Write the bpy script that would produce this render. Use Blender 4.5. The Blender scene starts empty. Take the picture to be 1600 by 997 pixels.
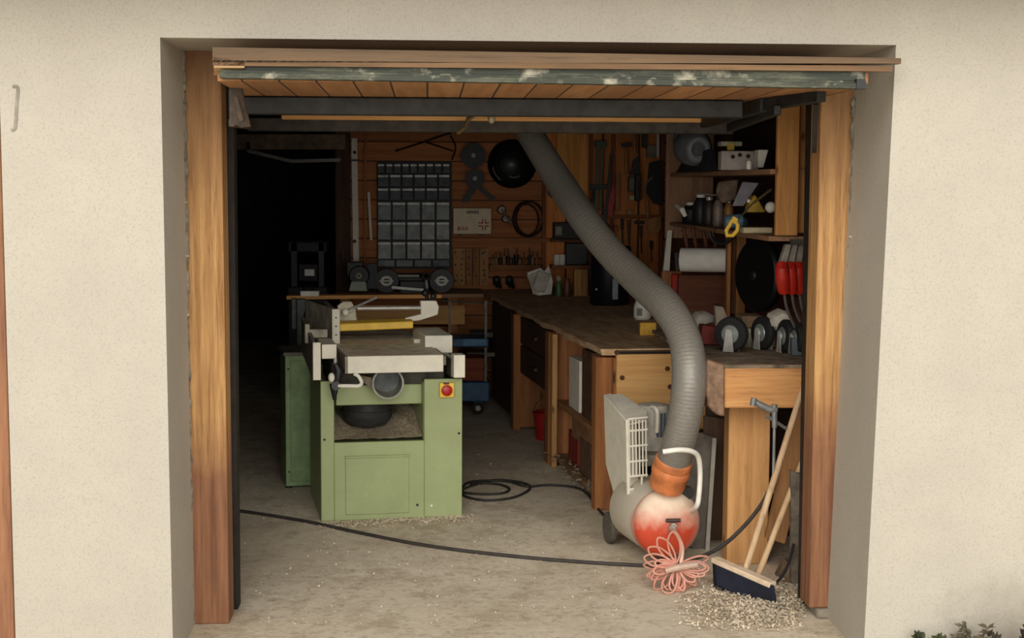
import bpy, math, random
from mathutils import Vector, Matrix
random.seed(7)
S = bpy.context.scene
COL = S.collection
# ---------------------------------------------------------------- camera
F_PX, IW, IH = 2400.0, 1600.0, 997.0
YAW, PITCH, ROLL, CAMH, CAMD = 0.055, 0.087, -0.005, 1.84, 5.81
_f = Vector((math.sin(YAW)*math.cos(PITCH), math.cos(YAW)*math.cos(PITCH), -math.sin(PITCH)))
_r0 = Vector((math.cos(YAW), -math.sin(YAW), 0)); _d0 = _f.cross(_r0)
_r = _r0*math.cos(ROLL) + _d0*math.sin(ROLL); _d = _d0*math.cos(ROLL) - _r0*math.sin(ROLL)
CAM = Vector((0, -CAMD, CAMH))
cd = bpy.data.cameras.new('camera'); cam = bpy.data.objects.new('camera', cd); COL.objects.link(cam)
cd.sensor_width = 36; cd.lens = F_PX/IW*36; cd.clip_end = 200
M = Matrix((_r, -_d, -_f)).transposed().to_4x4(); M.translation = CAM
cam.matrix_world = M
S.camera = cam
# ---------------------------------------------------------------- light
W = bpy.data.worlds.new('overcast_sky'); S.world = W; W.use_nodes = True
bg = W.node_tree.nodes['Background']; bg.inputs[0].default_value = (1.0, .975, .92, 1); bg.inputs[1].default_value = 0.85
sl = bpy.data.lights.new('soft_daylight', 'SUN'); sl.energy = 3.35; sl.angle = math.radians(60); sl.color = (1, .96, .89)
so = bpy.data.objects.new('soft_daylight', sl); COL.objects.link(so)
so.rotation_euler = Vector((.10, .92, -.33)).to_track_quat('-Z', 'Y').to_euler()
S.view_settings.view_transform = 'Standard'; S.view_settings.look = 'None'
S.view_settings.gamma = 1; S.view_settings.use_curve_mapping = False
S.view_settings.exposure = -0.05
# ---------------------------------------------------------------- helpers
def ray(px, py):
    return (_f + _r*((px-IW/2)/F_PX) + _d*((py-IH/2)/F_PX))
def P(px, py, D):                      # point seen at a pixel, D metres in front of the camera along the garage's depth
    v = ray(px, py); return CAM + v*(D/v.y)
def G(px, py, z=0.0):                  # point seen at a pixel on a level plane
    v = ray(px, py); return CAM + v*((z-CAMH)/v.z)
class Frame:                           # a turned thing: local coordinates on one of its planes
    def __init__(s, o, rz): s.m = Matrix.Translation(o) @ Matrix.Rotation(rz, 4, 'Z'); s.i = s.m.inverted()
    def hit(s, px, py, ax, val):
        o = s.i @ CAM; v = s.i.to_3x3() @ ray(px, py); return o + v*((val-o[ax])/v[ax])
WM = {}
def lin(c):
    return tuple((x/255/12.92 if x/255 <= .04045 else ((x/255+.055)/1.055)**2.4) for x in c) + (1,)
def nt(name):
    m = bpy.data.materials.new(name); m.use_nodes = True; t = m.node_tree; b = t.nodes['Principled BSDF']
    return m, t, b
def N(t, k, **kw):
    n = t.nodes.new(k)
    for a, b in kw.items(): setattr(n, a, b)
    return n
def mix(t, fac, a, b):
    n = N(t, 'ShaderNodeMix', data_type='RGBA'); 
    for s, v in ((0, fac), (6, a), (7, b)):
        if isinstance(v, (tuple, float, int)): n.inputs[s].default_value = v
        else: t.links.new(v, n.inputs[s])
    return n.outputs[2]
def noise(t, scale, vec=None, detail=4, rough=.6, mapscale=None):
    n = N(t, 'ShaderNodeTexNoise'); n.inputs['Scale'].default_value = scale; n.inputs['Detail'].default_value = detail
    n.inputs['Roughness'].default_value = rough
    c = N(t, 'ShaderNodeTexCoord')
    if mapscale:
        mp = N(t, 'ShaderNodeMapping'); mp.inputs['Scale'].default_value = mapscale
        t.links.new(c.outputs['Object'], mp.inputs[0]); t.links.new(mp.outputs[0], n.inputs['Vector'])
    else: t.links.new(c.outputs['Object'], n.inputs['Vector'])
    return n.outputs['Fac']
def ramp(t, src, stops):
    r = N(t, 'ShaderNodeValToRGB'); e = r.color_ramp.elements
    while len(e) < len(stops): e.new(.5)
    for i, (p, c) in enumerate(stops):
        e[i].position = p; e[i].color = c if len(c) == 4 else tuple(c)+(1,)
    t.links.new(src, r.inputs[0]); return r.outputs[0]
def gray(p0, p1): return [(p0, (0, 0, 0, 1)), (p1, (1, 1, 1, 1))]
def bump(t, b, src, strength, dist=.01):
    n = N(t, 'ShaderNodeBump'); n.inputs['Strength'].default_value = strength; n.inputs['Distance'].default_value = dist
    t.links.new(src, n.inputs['Height']); t.links.new(n.outputs[0], b.inputs['Normal'])
MC = {}
def plain(c, rough=.6, metal=0., var=.12, key='plain'):
    k = (key, c, rough, metal, var)
    if k in MC: return MC[k]
    m, t, b = nt(key); 
    d = tuple(int(x*(1-var*1.6)) for x in c)
    t.links.new(mix(t, ramp(t, noise(t, 14), gray(.35, .7)), lin(c), lin(d)), b.inputs['Base Color'])
    b.inputs['Roughness'].default_value = rough; b.inputs['Metallic'].default_value = metal
    MC[k] = m; return m
def wood(c, dark, axis='Z', sc=1., knots=True, key='wood', rough=.75, contrast=(.3, .7)):
    k = ('wood', c, dark, axis, sc, knots, contrast)
    if k in MC: return MC[k]
    m, t, b = nt(key)
    ms = {'X': (.9, 14, 14), 'Y': (14, .9, 14), 'Z': (14, 14, .9)}[axis]
    g = noise(t, 1.7*sc, detail=6, rough=.65, mapscale=ms)
    g2 = noise(t, 5*sc, detail=5, rough=.7, mapscale=ms)
    c1 = mix(t, ramp(t, g, gray(*contrast)), lin(c), lin(dark))
    c2 = mix(t, ramp(t, g2, gray(.55, .85)), c1, lin(tuple(int(x*.62) for x in dark)))
    if knots:
        vo = N(t, 'ShaderNodeTexVoronoi'); vo.inputs['Scale'].default_value = 1.0
        cc = N(t, 'ShaderNodeTexCoord'); mp = N(t, 'ShaderNodeMapping')
        mp.inputs['Scale'].default_value = {'X': (3, 7, 7), 'Y': (7, 3, 7), 'Z': (7, 7, 3)}[axis]
        t.links.new(cc.outputs['Object'], mp.inputs[0]); t.links.new(mp.outputs[0], vo.inputs['Vector'])
        c2 = mix(t, ramp(t, vo.outputs['Distance'], [(.07, (1, 1, 1, 1)), (.13, (0, 0, 0, 1))]), c2, lin(tuple(int(x*.5) for x in dark)))
    t.links.new(c2, b.inputs['Base Color']); b.inputs['Roughness'].default_value = rough
    bump(t, b, g2, .25, .004)
    MC[k] = m; return m
class MB:
    def __init__(s): s.v = []; s.f = []
    def add(s, vs, fs):
        o = len(s.v); s.v += [Vector(v) for v in vs]; s.f += [tuple(i+o for i in f) for f in fs]; return s
    def hexa(s, p): return s.add(p, [(0, 3, 2, 1), (4, 5, 6, 7), (0, 1, 5, 4), (1, 2, 6, 5), (2, 3, 7, 6), (3, 0, 4, 7)])
    def box(s, x0, x1, y0, y1, z0, z1):
        x0, x1 = min(x0, x1), max(x0, x1); y0, y1 = min(y0, y1), max(y0, y1); z0, z1 = min(z0, z1), max(z0, z1)
        return s.hexa([(x0, y0, z0), (x1, y0, z0), (x1, y1, z0), (x0, y1, z0), (x0, y0, z1), (x1, y0, z1), (x1, y1, z1), (x0, y1, z1)])
    def obox(s, c, size, rot=(0, 0, 0)):
        from mathutils import Euler
        R = Euler(rot).to_matrix(); h = Vector(size)/2; c = Vector(c)
        pts = [c + R @ Vector((sx*h.x, sy*h.y, sz*h.z)) for sz in (-1, 1) for sx, sy in ((-1, -1), (1, -1), (1, 1), (-1, 1))]
        return s.hexa(pts)
    def ext(s, poly, vec):             # extrude a polygon along a vector
        n = len(poly); vec = Vector(vec); a = [Vector(p) for p in poly]
        s.add(a + [p+vec for p in a], [tuple(range(n)), tuple(range(2*n-1, n-1, -1))] + [(i, i+n, (i+1) % n+n, (i+1) % n) for i in range(n)]); return s
    def beam(s, p0, p1, w, h, up=(0, 0, 1)):
        p0, p1 = Vector(p0), Vector(p1); d = (p1-p0).normalized(); u = Vector(up)
        if abs(d.dot(u)) > .98: u = Vector((0, 1, 0))
        x = d.cross(u).normalized(); y = x.cross(d)
        q = [x*a*w/2 + y*b*h/2 for a, b in ((-1, -1), (1, -1), (1, 1), (-1, 1))]
        return s.hexa([p0+k for k in q] + [p1+k for k in q])
    def tube(s, pts, r, n=12, cap=True, closed=False):
        pts = [Vector(p) for p in pts]; m = len(pts); R = r if isinstance(r, (list, tuple)) else [r]*m
        vs = []; prev = None
        for i, p in enumerate(pts):
            if closed: d = pts[(i+1) % m]-pts[i-1]
            else: d = pts[min(i+1, m-1)]-pts[max(i-1, 0)]
            d.normalize()
            if prev is None:
                a = Vector((0, 0, 1)) if abs(d.z) < .9 else Vector((1, 0, 0)); x = d.cross(a).normalized()
            else: x = (prev - d*prev.dot(d)).normalized()
            prev = x; y = d.cross(x)
            vs += [p + (x*math.cos(t)+y*math.sin(t))*R[i] for t in [2*math.pi*k/n for k in range(n)]]
        fs = []
        for i in range(m if closed else m-1):
            j = (i+1) % m
            fs += [(i*n+k, i*n+(k+1) % n, j*n+(k+1) % n, j*n+k) for k in range(n)]
        if cap and not closed: fs += [tuple(range(n-1, -1, -1)), tuple(range((m-1)*n, m*n))]
        return s.add(vs, fs)
    def cyl(s, p0, p1, r, r1=None, n=20): return s.tube([p0, p1], [r, r if r1 is None else r1], n)
    def lathe(s, prof, o, ax=(0, 0, 1), n=24):   # profile of (radius, height) along an axis
        o = Vector(o); ax = Vector(ax).normalized(); a = Vector((0, 0, 1)) if abs(ax.z) < .9 else Vector((1, 0, 0))
        x = ax.cross(a).normalized(); y = ax.cross(x); vs = []
        for r, h in prof: vs += [o + ax*h + (x*math.cos(2*math.pi*k/n)+y*math.sin(2*math.pi*k/n))*max(r, 1e-4) for k in range(n)]
        fs = [(i*n+k, i*n+(k+1) % n, (i+1)*n+(k+1) % n, (i+1)*n+k) for i in range(len(prof)-1) for k in range(n)]
        fs += [tuple(range(n-1, -1, -1)), tuple(range((len(prof)-1)*n, len(prof)*n))]
        return s.add(vs, fs)
    def ball(s, c, r, n=12):
        rr = (r, r, r) if isinstance(r, (int, float)) else r; c = Vector(c); vs = []; fs = []
        for i in range(n+1):
            t = math.pi*i/n
            for k in range(n*2):
                a = math.pi*k/n; vs.append(c+Vector((rr[0]*math.sin(t)*math.cos(a), rr[1]*math.sin(t)*math.sin(a), rr[2]*math.cos(t))))
        m = n*2
        fs = [(i*m+k, (i+1)*m+k, (i+1)*m+(k+1) % m, i*m+(k+1) % m) for i in range(n) for k in range(m)]
        return s.add(vs, fs)
    def ring(s, c, R, r, ax=(0, 1, 0), n=28, m=8, sx=1):
        c = Vector(c); ax = Vector(ax).normalized(); a = Vector((0, 0, 1)) if abs(ax.z) < .9 else Vector((1, 0, 0))
        x = ax.cross(a).normalized(); y = ax.cross(x)
        return s.tube([c + x*R*sx*math.cos(2*math.pi*k/n)+y*R*math.sin(2*math.pi*k/n) for k in range(n)], r, m, closed=True)
    def build(s, name, mat, parent=None, bevel=0, local=False, kind=None, solid=0):
        me = bpy.data.meshes.new(name); vs = s.v
        if parent is not None and not local: inv = WM[parent.name].inverted(); vs = [inv @ v for v in vs]
        org = Vector((0, 0, 0))
        if parent is None:
            org = Vector((sum(v.x for v in vs)/len(vs), sum(v.y for v in vs)/len(vs), min(v.z for v in vs))); vs = [v-org for v in vs]
        me.from_pydata(vs, [], s.f); me.validate()
        import bmesh
        bm = bmesh.new(); bm.from_mesh(me); bmesh.ops.recalc_face_normals(bm, faces=bm.faces); bm.to_mesh(me); bm.free()
        me.polygons.foreach_set('use_smooth', [True]*len(me.polygons))
        me.set_sharp_from_angle(angle=math.radians(38))
        me.materials.append(mat)
        o = bpy.data.objects.new(name, me); COL.objects.link(o)
        if parent is not None: o.parent = parent; WM[o.name] = WM[parent.name]
        else: o.location = org; WM[o.name] = Matrix.Translation(org)
        if bevel:
            b = o.modifiers.new('bevel', 'BEVEL'); b.width = bevel; b.segments = 2; b.limit_method = 'ANGLE'
        if kind: o['kind'] = kind
        return o
def tag(o, label, cat, group=None, kind=None):
    o['label'] = label; o['category'] = cat
    if group: o['group'] = group
    if kind: o['kind'] = kind
    return o
def thing(name, loc, label, cat, group=None, rz=0, kind=None):
    o = bpy.data.objects.new(name, None); COL.objects.link(o); o.location = loc; o.rotation_euler = (0, 0, rz)
    o.empty_display_size = .05
    WM[o.name] = Matrix.Translation(loc) @ Matrix.Rotation(rz, 4, 'Z')
    return tag(o, label, cat, group, kind)
def kids(o): return [c for c in COL.objects if c.parent == o]
def dup(o, loc, label, rz=0, parent=None):
    c = o.copy(); COL.objects.link(c)
    if parent is None:
        c.location = loc; c.rotation_euler = (0, 0, rz); c['label'] = label
    else: c.parent = parent
    for k in kids(o): dup(k, None, None, parent=c)
    return c
def one(mb, name, mat, label, cat, bevel=0, group=None, kind=None):
    return tag(mb.build(name, mat, None, bevel), label, cat, group, kind)
def arc(c, r, a0, a1, n, ax='xz'):
    out = []
    for i in range(n+1):
        a = math.radians(a0+(a1-a0)*i/n); u, v = r*math.cos(a), r*math.sin(a)
        out.append(Vector(c)+(Vector((u, 0, v)) if ax == 'xz' else Vector((0, u, v)) if ax == 'yz' else Vector((u, v, 0))))
    return out
def smooth(pts, n=8):                  # Catmull-Rom
    p = [Vector(q) for q in pts]; p = [p[0]*2-p[1]]+p+[p[-1]*2-p[-2]]; out = []
    for i in range(1, len(p)-2):
        for k in range(n):
            t = k/n; a, b, c, d = p[i-1:i+3]
            out.append(.5*((2*b)+(c-a)*t+(2*a-5*b+4*c-d)*t*t+(3*b-a-3*c+d)*t**3))
    out.append(p[-2]); return out
# ---------------------------------------------------------------- materials
def plaster():
    m, t, b = nt('white_plaster')
    n1 = noise(t, 3, detail=8, rough=.7); n2 = noise(t, 110, detail=3)
    c = mix(t, ramp(t, n1, gray(.35, .75)), lin((188, 182, 169)), lin((179, 172, 160)))
    c = mix(t, ramp(t, n2, gray(.5, .85)), c, lin((160, 155, 143)))
    # irregular darker patch by the ground, at the right of the opening
    cc = N(t, 'ShaderNodeNewGeometry'); sp = N(t, 'ShaderNodeVectorMath', operation='DISTANCE'); sp.inputs[1].default_value = (2.35, 0, -.05)
    t.links.new(cc.outputs['Position'], sp.inputs[0])
    add = N(t, 'ShaderNodeMath', operation='ADD'); t.links.new(sp.outputs['Value'], add.inputs[0])
    mu = N(t, 'ShaderNodeMath', operation='MULTIPLY'); mu.inputs[1].default_value = .35; t.links.new(noise(t, 9, detail=6), mu.inputs[0]); t.links.new(mu.outputs[0], add.inputs[1])
    c = mix(t, ramp(t, add.outputs[0], [(.28, (.65, .65, .65, 1)), (.62, (0, 0, 0, 1))]), c, lin((120, 112, 100)))
    t.links.new(c, b.inputs['Base Color']); b.inputs['Roughness'].default_value = .95
    bump(t, b, n2, .3, .004); return m
def concrete():
    m, t, b = nt('dusty_concrete')
    a = noise(t, 1.6, detail=8, rough=.7); f = noise(t, 26, detail=6, rough=.75); q = noise(t, 5, detail=8, rough=.75)
    c = mix(t, ramp(t, a, gray(.35, .65)), lin((228, 216, 194)), lin((206, 192, 168)))
    c = mix(t, ramp(t, q, gray(.49, .62)), c, lin((190, 175, 150)))
    c = mix(t, ramp(t, f, gray(.52, .72)), c, lin((158, 144, 124)))
    c = mix(t, ramp(t, noise(t, 90, detail=3), gray(.62, .74)), c, lin((226, 212, 184)))
    t.links.new(c, b.inputs['Base Color']); b.inputs['Roughness'].default_value = .9; bump(t, b, f, .4, .01); return m
def post_wood(name, seed):             # weathered door timber: bare yellow wood above, soaked reddish brown below
    m, t, b = nt(name)
    g = noise(t, 2.2, detail=7, rough=.65, mapscale=(16, 16, .8)); g2 = noise(t, 6, detail=6, rough=.7, mapscale=(16, 16, .7))
    up = mix(t, ramp(t, g, gray(.35, .68)), lin((208, 162, 104)), lin((152, 104, 58)))
    lo = mix(t, ramp(t, g, gray(.35, .68)), lin((160, 112, 78)), lin((118, 76, 52)))
    cc = N(t, 'ShaderNodeTexCoord'); sx = N(t, 'ShaderNodeSeparateXYZ'); t.links.new(cc.outputs['Object'], sx.inputs[0])
    ad = N(t, 'ShaderNodeMath', operation='MULTIPLY_ADD'); ad.inputs[1].default_value = .7; t.links.new(noise(t, 2.5, detail=5), ad.inputs[0]); t.links.new(sx.outputs['Z'], ad.inputs[2])
    c = mix(t, ramp(t, ad.outputs[0], [(0, (0, 0, 0, 1)), (.45, (0, 0, 0, 1)), (1, (1, 1, 1, 1))]), lo, up)
    mr = N(t, 'ShaderNodeMapRange'); mr.inputs['From Min'].default_value = 1.0+seed; mr.inputs['From Max'].default_value = 1.35+seed
    t.links.new(ad.outputs[0], mr.inputs[0]); c = mix(t, mr.outputs[0], lo, up)
    mr2 = N(t, 'ShaderNodeMapRange'); mr2.inputs['From Min'].default_value = 2.0; mr2.inputs['From Max'].default_value = 2.75
    t.links.new(ad.outputs[0], mr2.inputs[0]); c = mix(t, mr2.outputs[0], c, lin((136, 98, 64)))
    c = mix(t, ramp(t, g2, gray(.52, .8)), c, lin((100, 62, 36)))
    t.links.new(c, b.inputs['Base Color']); b.inputs['Roughness'].default_value = .7; bump(t, b, g2, .4, .006); return m
def planks(name, c, d, vertical=False, pitch=.14, axis=None):  # boards with dark joints
    m, t, b = nt(name)
    ax = axis or ('Z' if vertical else 'X')
    ms = {'X': (.8, 14, 14), 'Y': (14, .8, 14), 'Z': (14, 14, .8)}[ax]
    g = noise(t, 1.8, detail=6, rough=.65, mapscale=ms)
    col = mix(t, ramp(t, g, gray(.3, .7)), lin(c), lin(d))
    cc = N(t, 'ShaderNodeTexCoord'); sx = N(t, 'ShaderNodeSeparateXYZ'); t.links.new(cc.outputs['Object'], sx.inputs[0])
    dv = N(t, 'ShaderNodeMath', operation='DIVIDE'); dv.inputs[1].default_value = pitch
    t.links.new(sx.outputs['Z' if ax == 'X' else 'X'], dv.inputs[0])
    fl = N(t, 'ShaderNodeMath', operation='FLOOR'); t.links.new(dv.outputs[0], fl.inputs[0])
    wn = N(t, 'ShaderNodeTexWhiteNoise', noise_dimensions='1D'); t.links.new(fl.outputs[0], wn.inputs['W'])
    mv = N(t, 'ShaderNodeMath', operation='MULTIPLY'); mv.inputs[1].default_value = .55; t.links.new(wn.outputs['Value'], mv.inputs[0])
    col = mix(t, mv.outputs[0], col, lin(tuple(int(x*.72) for x in d)))
    fr = N(t, 'ShaderNodeMath', operation='FRACT'); t.links.new(dv.outputs[0], fr.inputs[0])
    j = ramp(t, fr.outputs[0], [(.03, (1, 1, 1, 1)), (.07, (0, 0, 0, 1))])
    col = mix(t, j, col, lin((30, 16, 8)))
    t.links.new(col, b.inputs['Base Color']); b.inputs['Roughness'].default_value = .8; return m
MP = plaster(); MCON = concrete()
BROWN = (184, 122, 72); BROWND = (134, 80, 42); ORG = (226, 176, 112); ORGD = (194, 138, 80)
WX, WY, WZ = [wood(ORG, ORGD, a) for a in 'XYZ']
BX, BY, BZ = [wood(BROWN, BROWND, a) for a in 'XYZ']
STEEL = plain((96, 94, 88), .5, .6, .2, 'steel'); DSTEEL = plain((52, 52, 50), .55, .4, .25, 'dark_steel')
BLACK = plain((22, 22, 24), .5, 0, .2, 'black_plastic'); RUB = plain((30, 29, 28), .8, 0, .2, 'rubber')
WHITE = plain((242, 238, 226), .6, 0, .06, 'white_plastic'); PAPER = plain((244, 240, 232), .9, 0, .05, 'paper')
CREAM = plain((236, 230, 212), .55, 0, .04, 'cream_paint'); ALU = plain((206, 204, 196), .4, .4, .12, 'aluminium')
GREEN = None
def green_paint():
    m, t, b = nt('green_machine_paint')
    c = mix(t, ramp(t, noise(t, 4, detail=7, rough=.7), gray(.4, .75)), lin((160, 172, 122)), lin((146, 156, 108)))
    c = mix(t, ramp(t, noise(t, 40, detail=4), gray(.6, .8)), c, lin((176, 176, 136)))
    t.links.new(c, b.inputs['Base Color']); b.inputs['Roughness'].default_value = .5; return m
GREEN = green_paint()
RED = plain((196, 40, 24), .5, 0, .15, 'red_plastic'); BLUE = plain((30, 84, 128), .5, 0, .2, 'blue_paint'); YEL = plain((248, 204, 70), .5, 0, .05, 'yellow_paint')
# ================================================================ SETTING
DB = 13.6; YB = DB-CAMD            # back wall
XR = 2.14
LT, RT = P(250, 57, CAMD), P(1400, 72, CAMD)
LB, RB = P(270, 985, CAMD), P(1350, 985, CAMD)
ZT = (LT.z+RT.z)/2; DEPTH = .55
XL0, XR0 = LT.x, RT.x
XLb, XRb = LB.x, RB.x
NX = P(10, 600, CAMD).x; NXt = P(-1, 150, CAMD).x; NXb = P(24, 975, CAMD).x
# front wall: left pier, lintel, right pier, part left of the neighbouring doorway
m = MB(); Y0, Y1 = 0, DEPTH+.16
def pier(x0t, x1t, x0b, x1b, z1): m.hexa([(x0b, Y0, 0), (x1b, Y0, 0), (x1b, Y1, 0), (x0b, Y1, 0), (x0t, Y0, z1), (x1t, Y0, z1), (x1t, Y1, z1), (x0t, Y1, z1)])
pier(NXt, XL0, NXb, XLb, ZT); pier(XR0, 6, XRb, 6, ZT)
m.box(-6, -4.2, Y0, Y1, 0, ZT); m.box(-6, 6, Y0, Y1, ZT, 2.75)
# torn plaster lumps along the reveal corners
for px, py, D in ((282, 185, 6.33), (284, 316, 6.33), (288, 400, 6.33), (292, 492, 6.33), (296, 850, 6.33), (296, 925, 6.33), (1332, 370, 6.3), (1330, 455, 6.3), (1334, 500, 6.3), (1326, 590, 6.3), (1322, 720, 6.3), (1328, 745, 6.3), (1320, 850, 6.3)):
    c = P(px, py, D); m.ball(c, (random.uniform(.012, .03), .02, random.uniform(.006, .011)), 5)
m.build('wall_front', MP, kind='structure')
# rough mortar joint between timber and plaster (left)
mj = MB()
for i in range(60):
    y = 90+i*15; x = 286+(y-90)*.0145+random.uniform(-2, 2); c = P(x, y, 6.33); mj.ball(c, (.012, .01, random.uniform(.02, .04)), 4)
for i in range(56):
    y = 160+i*15; x = 1335-(y-160)*.024+random.uniform(-2, 2); c = P(x, y, 6.33); mj.ball(c, (.011, .01, random.uniform(.02, .04)), 4)
mj.build('trim_4', plain((150, 143, 130), .9, 0, .3, 'mortar'), kind='structure')
MB().box(-12, 12, -14, 14, -.1, 0).build('floor', MCON, kind='structure')
MB().box(-6, 6, DEPTH+.16, 14, 2.55, 2.65).build('ceiling', planks('dark_ceiling_boards', (96, 70, 46), (60, 40, 26), axis='Y'), kind='structure')
XD = P(541, 330, DB).x
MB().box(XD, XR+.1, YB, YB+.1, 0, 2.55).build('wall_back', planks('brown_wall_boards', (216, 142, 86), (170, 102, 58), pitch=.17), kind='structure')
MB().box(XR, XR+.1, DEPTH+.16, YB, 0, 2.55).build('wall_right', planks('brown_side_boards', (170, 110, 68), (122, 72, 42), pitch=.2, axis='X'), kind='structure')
MB().box(-4.3, -4.2, DEPTH+.16, 13.5, 0, 2.55).build('wall_left', plain((70, 60, 52), .9, 0, .3, 'shade_dark_plaster'), kind='structure')  # left room's shade is put into the dark colour of its walls
MB().box(-4.2, XD, 12.5, 12.6, 0, 2.55).build('wall_far', plain((46, 44, 46), .9, 0, .3, 'dark_far_wall'), kind='structure')  # near-black colour paints the unlit depth of the room
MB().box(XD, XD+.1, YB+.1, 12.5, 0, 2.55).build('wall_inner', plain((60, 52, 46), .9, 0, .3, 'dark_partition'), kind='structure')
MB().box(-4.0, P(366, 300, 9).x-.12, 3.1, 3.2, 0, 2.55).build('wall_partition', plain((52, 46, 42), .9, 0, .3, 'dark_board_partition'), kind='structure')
# unseen eave over the doors, added to shade the top of the wall
m = MB(); m.box(-6.5, 6.5, -.55, 0, 2.68, 2.74)
for i in range(14): m.beam((-6+i*.9, -.5, 2.66), (-6+i*.9, 0, 2.66), .08, .06)
m.build('trim_5', wood((120, 86, 54), (84, 56, 34), 'X', knots=False), kind='structure')
# door timbers
def vpost(name, pts, d0, dd, mat):
    q = [P(x, y, d0) for x, y in pts]; mm = MB().ext(q, (0, dd, 0)); return mm
def postbox(xa, xb, za, zb, y0, y1, xa2=None, xb2=None):
    xa2 = xa if xa2 is None else xa2; xb2 = xb if xb2 is None else xb2
    return MB().hexa([(xa, y0, za), (xb, y0, za), (xb, y1, za), (xa, y1, za), (xa2, y0, zb), (xb2, y0, zb), (xb2, y1, zb), (xa2, y1, zb)])
DP = 6.36; yp = DP-CAMD
a, b = P(302, 960, DP).x, P(358, 960, DP).x; a2, b2 = P(287, 110, DP).x, P(345, 110, DP).x
postbox(a, b, 0, 2.385, yp, yp+.16, a2, b2).build('trim_1', post_wood('left_door_timber', -.1), kind='structure', bevel=.006)
a, b = P(1264, 940, DP).x, P(1313, 940, DP).x; a2, b2 = P(1283, 150, DP).x, P(1336, 150, DP).x
zs = P(1290, 950, DP).z
postbox(a, b, zs, 2.385, yp, yp+.16, a2, b2).build('trim_2', post_wood('right_door_timber', .05), kind='structure', bevel=.006)
postbox(a+.03, b+.04, 0, zs, yp-.02, yp+.2).build('trim_6', plain((150, 142, 126), .95, 0, .2, 'concrete_stub'), kind='structure', bevel=.01)
postbox(NXb-.16, NXb-.005, 0, 2.38, -.02+.03, .18, NXt-.16, NXt-.005).build('trim_3', post_wood('neighbour_door_timber', 1.6), kind='structure', bevel=.005)
MB().box(-4.2, NXb-.16, .1, .15, 0, 2.38).build('door_2', wood((150, 96, 52), (104, 62, 32), 'Z'), kind='structure')
# dark guide rails behind the timbers
for px0, px1, pyt, pyb, nm in ((346, 366, 135, 900, 'trim_7'), (1262, 1281, 150, 950, 'trim_8')):
    xa, xb = P(px0 if pyt == 135 else 1266, pyt, 6.6).x, P(px1, pyt, 6.6).x
    off = -.02 if pyt == 135 else 0
    ya, yb = (P(352, 900, 6.6).x, P(372, 900, 6.6).x) if pyt == 135 else (P(1254, 900, 6.6).x, P(1268, 900, 6.6).x)
    mm = postbox(ya, yb, 0, 2.38, 6.58-CAMD, 6.68-CAMD, xa, xb)
    mm.build(nm, plain((44, 36, 30), .7, .2, .3, 'grimy_steel'), kind='structure')
q = P(360, 880, 6.5); one(MB().box(q.x-.008, q.x+.006, q.y, q.y+.02, 0, P(360, 810, 6.5).z), 'metal_strip', STEEL, 'thin grey metal strip standing against the foot of the left door timber', 'metal strip')
# ---- tilted-up garage door
door = thing('door_1', (.4, .6, 2.1), 'tilt-up wooden garage door swung open under the lintel', 'door', kind='structure')
DN, DR = 5.70, 7.9
nl, nr = P(340, 127, DN), P(1356, 135, DN); rl, rr = P(388, 182, DR), P(1185, 182, DR)
rl.z = rr.z = (rl.z+rr.z)/2; nl.z = nr.z = (nl.z+nr.z)/2
rr.x = nr.x-.08; rl.x = nl.x
m = MB(); up = Vector((0, 0, .05)); m.ext([nl, nr, rr, rl], up); m.build('board_panel', planks('door_boards', (190, 140, 92), (156, 108, 66), pitch=.135, axis='Y'), door)
def onpanel(px, py):                    # meet the underside plane of the door
    n = (nr-nl).cross(rl-nl).normalized(); v = ray(px, py); return CAM + v*((nl-CAM).dot(n)/v.dot(n))
def tubebar(name, pxa, ya, pxb, yb, thick, mat, Dd):
    p, q = P(pxa, ya, Dd), P(pxb, yb, Dd); z = (p.z+q.z)/2; p.z = q.z = z
    return MB().beam(p, q, .05, thick).build(name, mat, door, bevel=.006)
tubebar('cross_tube', 372, 167, 1160, 169, .076, DSTEEL, 6.5)
tubebar('cross_tube', 388, 197, 1145, 197, .068, plain((74, 68, 60), .6, .3, .25, 'worn_steel'), 7.8)
tubebar('wood_batten', 440, 184, 1120, 186, .026, WX, 7.5)
# front edge: metal channel and wooden fascia
m = MB(); p, q = P(345, 113, 5.68), P(1352, 130, 5.68)
m.beam(p, q, .03, .016); m.beam(p+Vector((0, .02, .028)), q+Vector((0, .02, .028)), .03, .04); m.beam(p+Vector((0, -.01, -.012)), q+Vector((0, -.01, -.012)), .05, .022)
def greenmetal():
    mm, t, b = nt('weathered_channel')
    c = mix(t, ramp(t, noise(t, 3, detail=8, rough=.8, mapscale=(1, 6, 6)), gray(.3, .52)), lin((112, 112, 94)), lin((54, 58, 48)))
    c = mix(t, ramp(t, noise(t, 9, detail=6), gray(.55, .7)), c, lin((170, 164, 144)))
    t.links.new(c, b.inputs['Base Color']); b.inputs['Metallic'].default_value = .3; b.inputs['Roughness'].default_value = .6; return mm
m.build('edge_channel', greenmetal(), door, bevel=.002)
m = MB(); p, q = P(332, 86, 5.66), P(1408, 96, 5.66); m.hexa([p+Vector((0, 0, -.026)), q+Vector((0, 0, -.008)), q+Vector((0, .05, -.008)), p+Vector((0, .05, -.026)),
        p+Vector((0, 0, .028)), q+Vector((0, 0, .012)), q+Vector((0, .05, .012)), p+Vector((0, .05, .028))])
m.build('fascia_board', wood((116, 92, 66), (80, 62, 44), 'X', .8, False), door)
m = MB(); p, q = P(334, 99, 5.68), P(1392, 108, 5.68); m.beam(p, q, .04, .02); m.build('edge_batten', wood((132, 100, 68), (92, 68, 44), 'X', knots=False), door)
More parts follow.
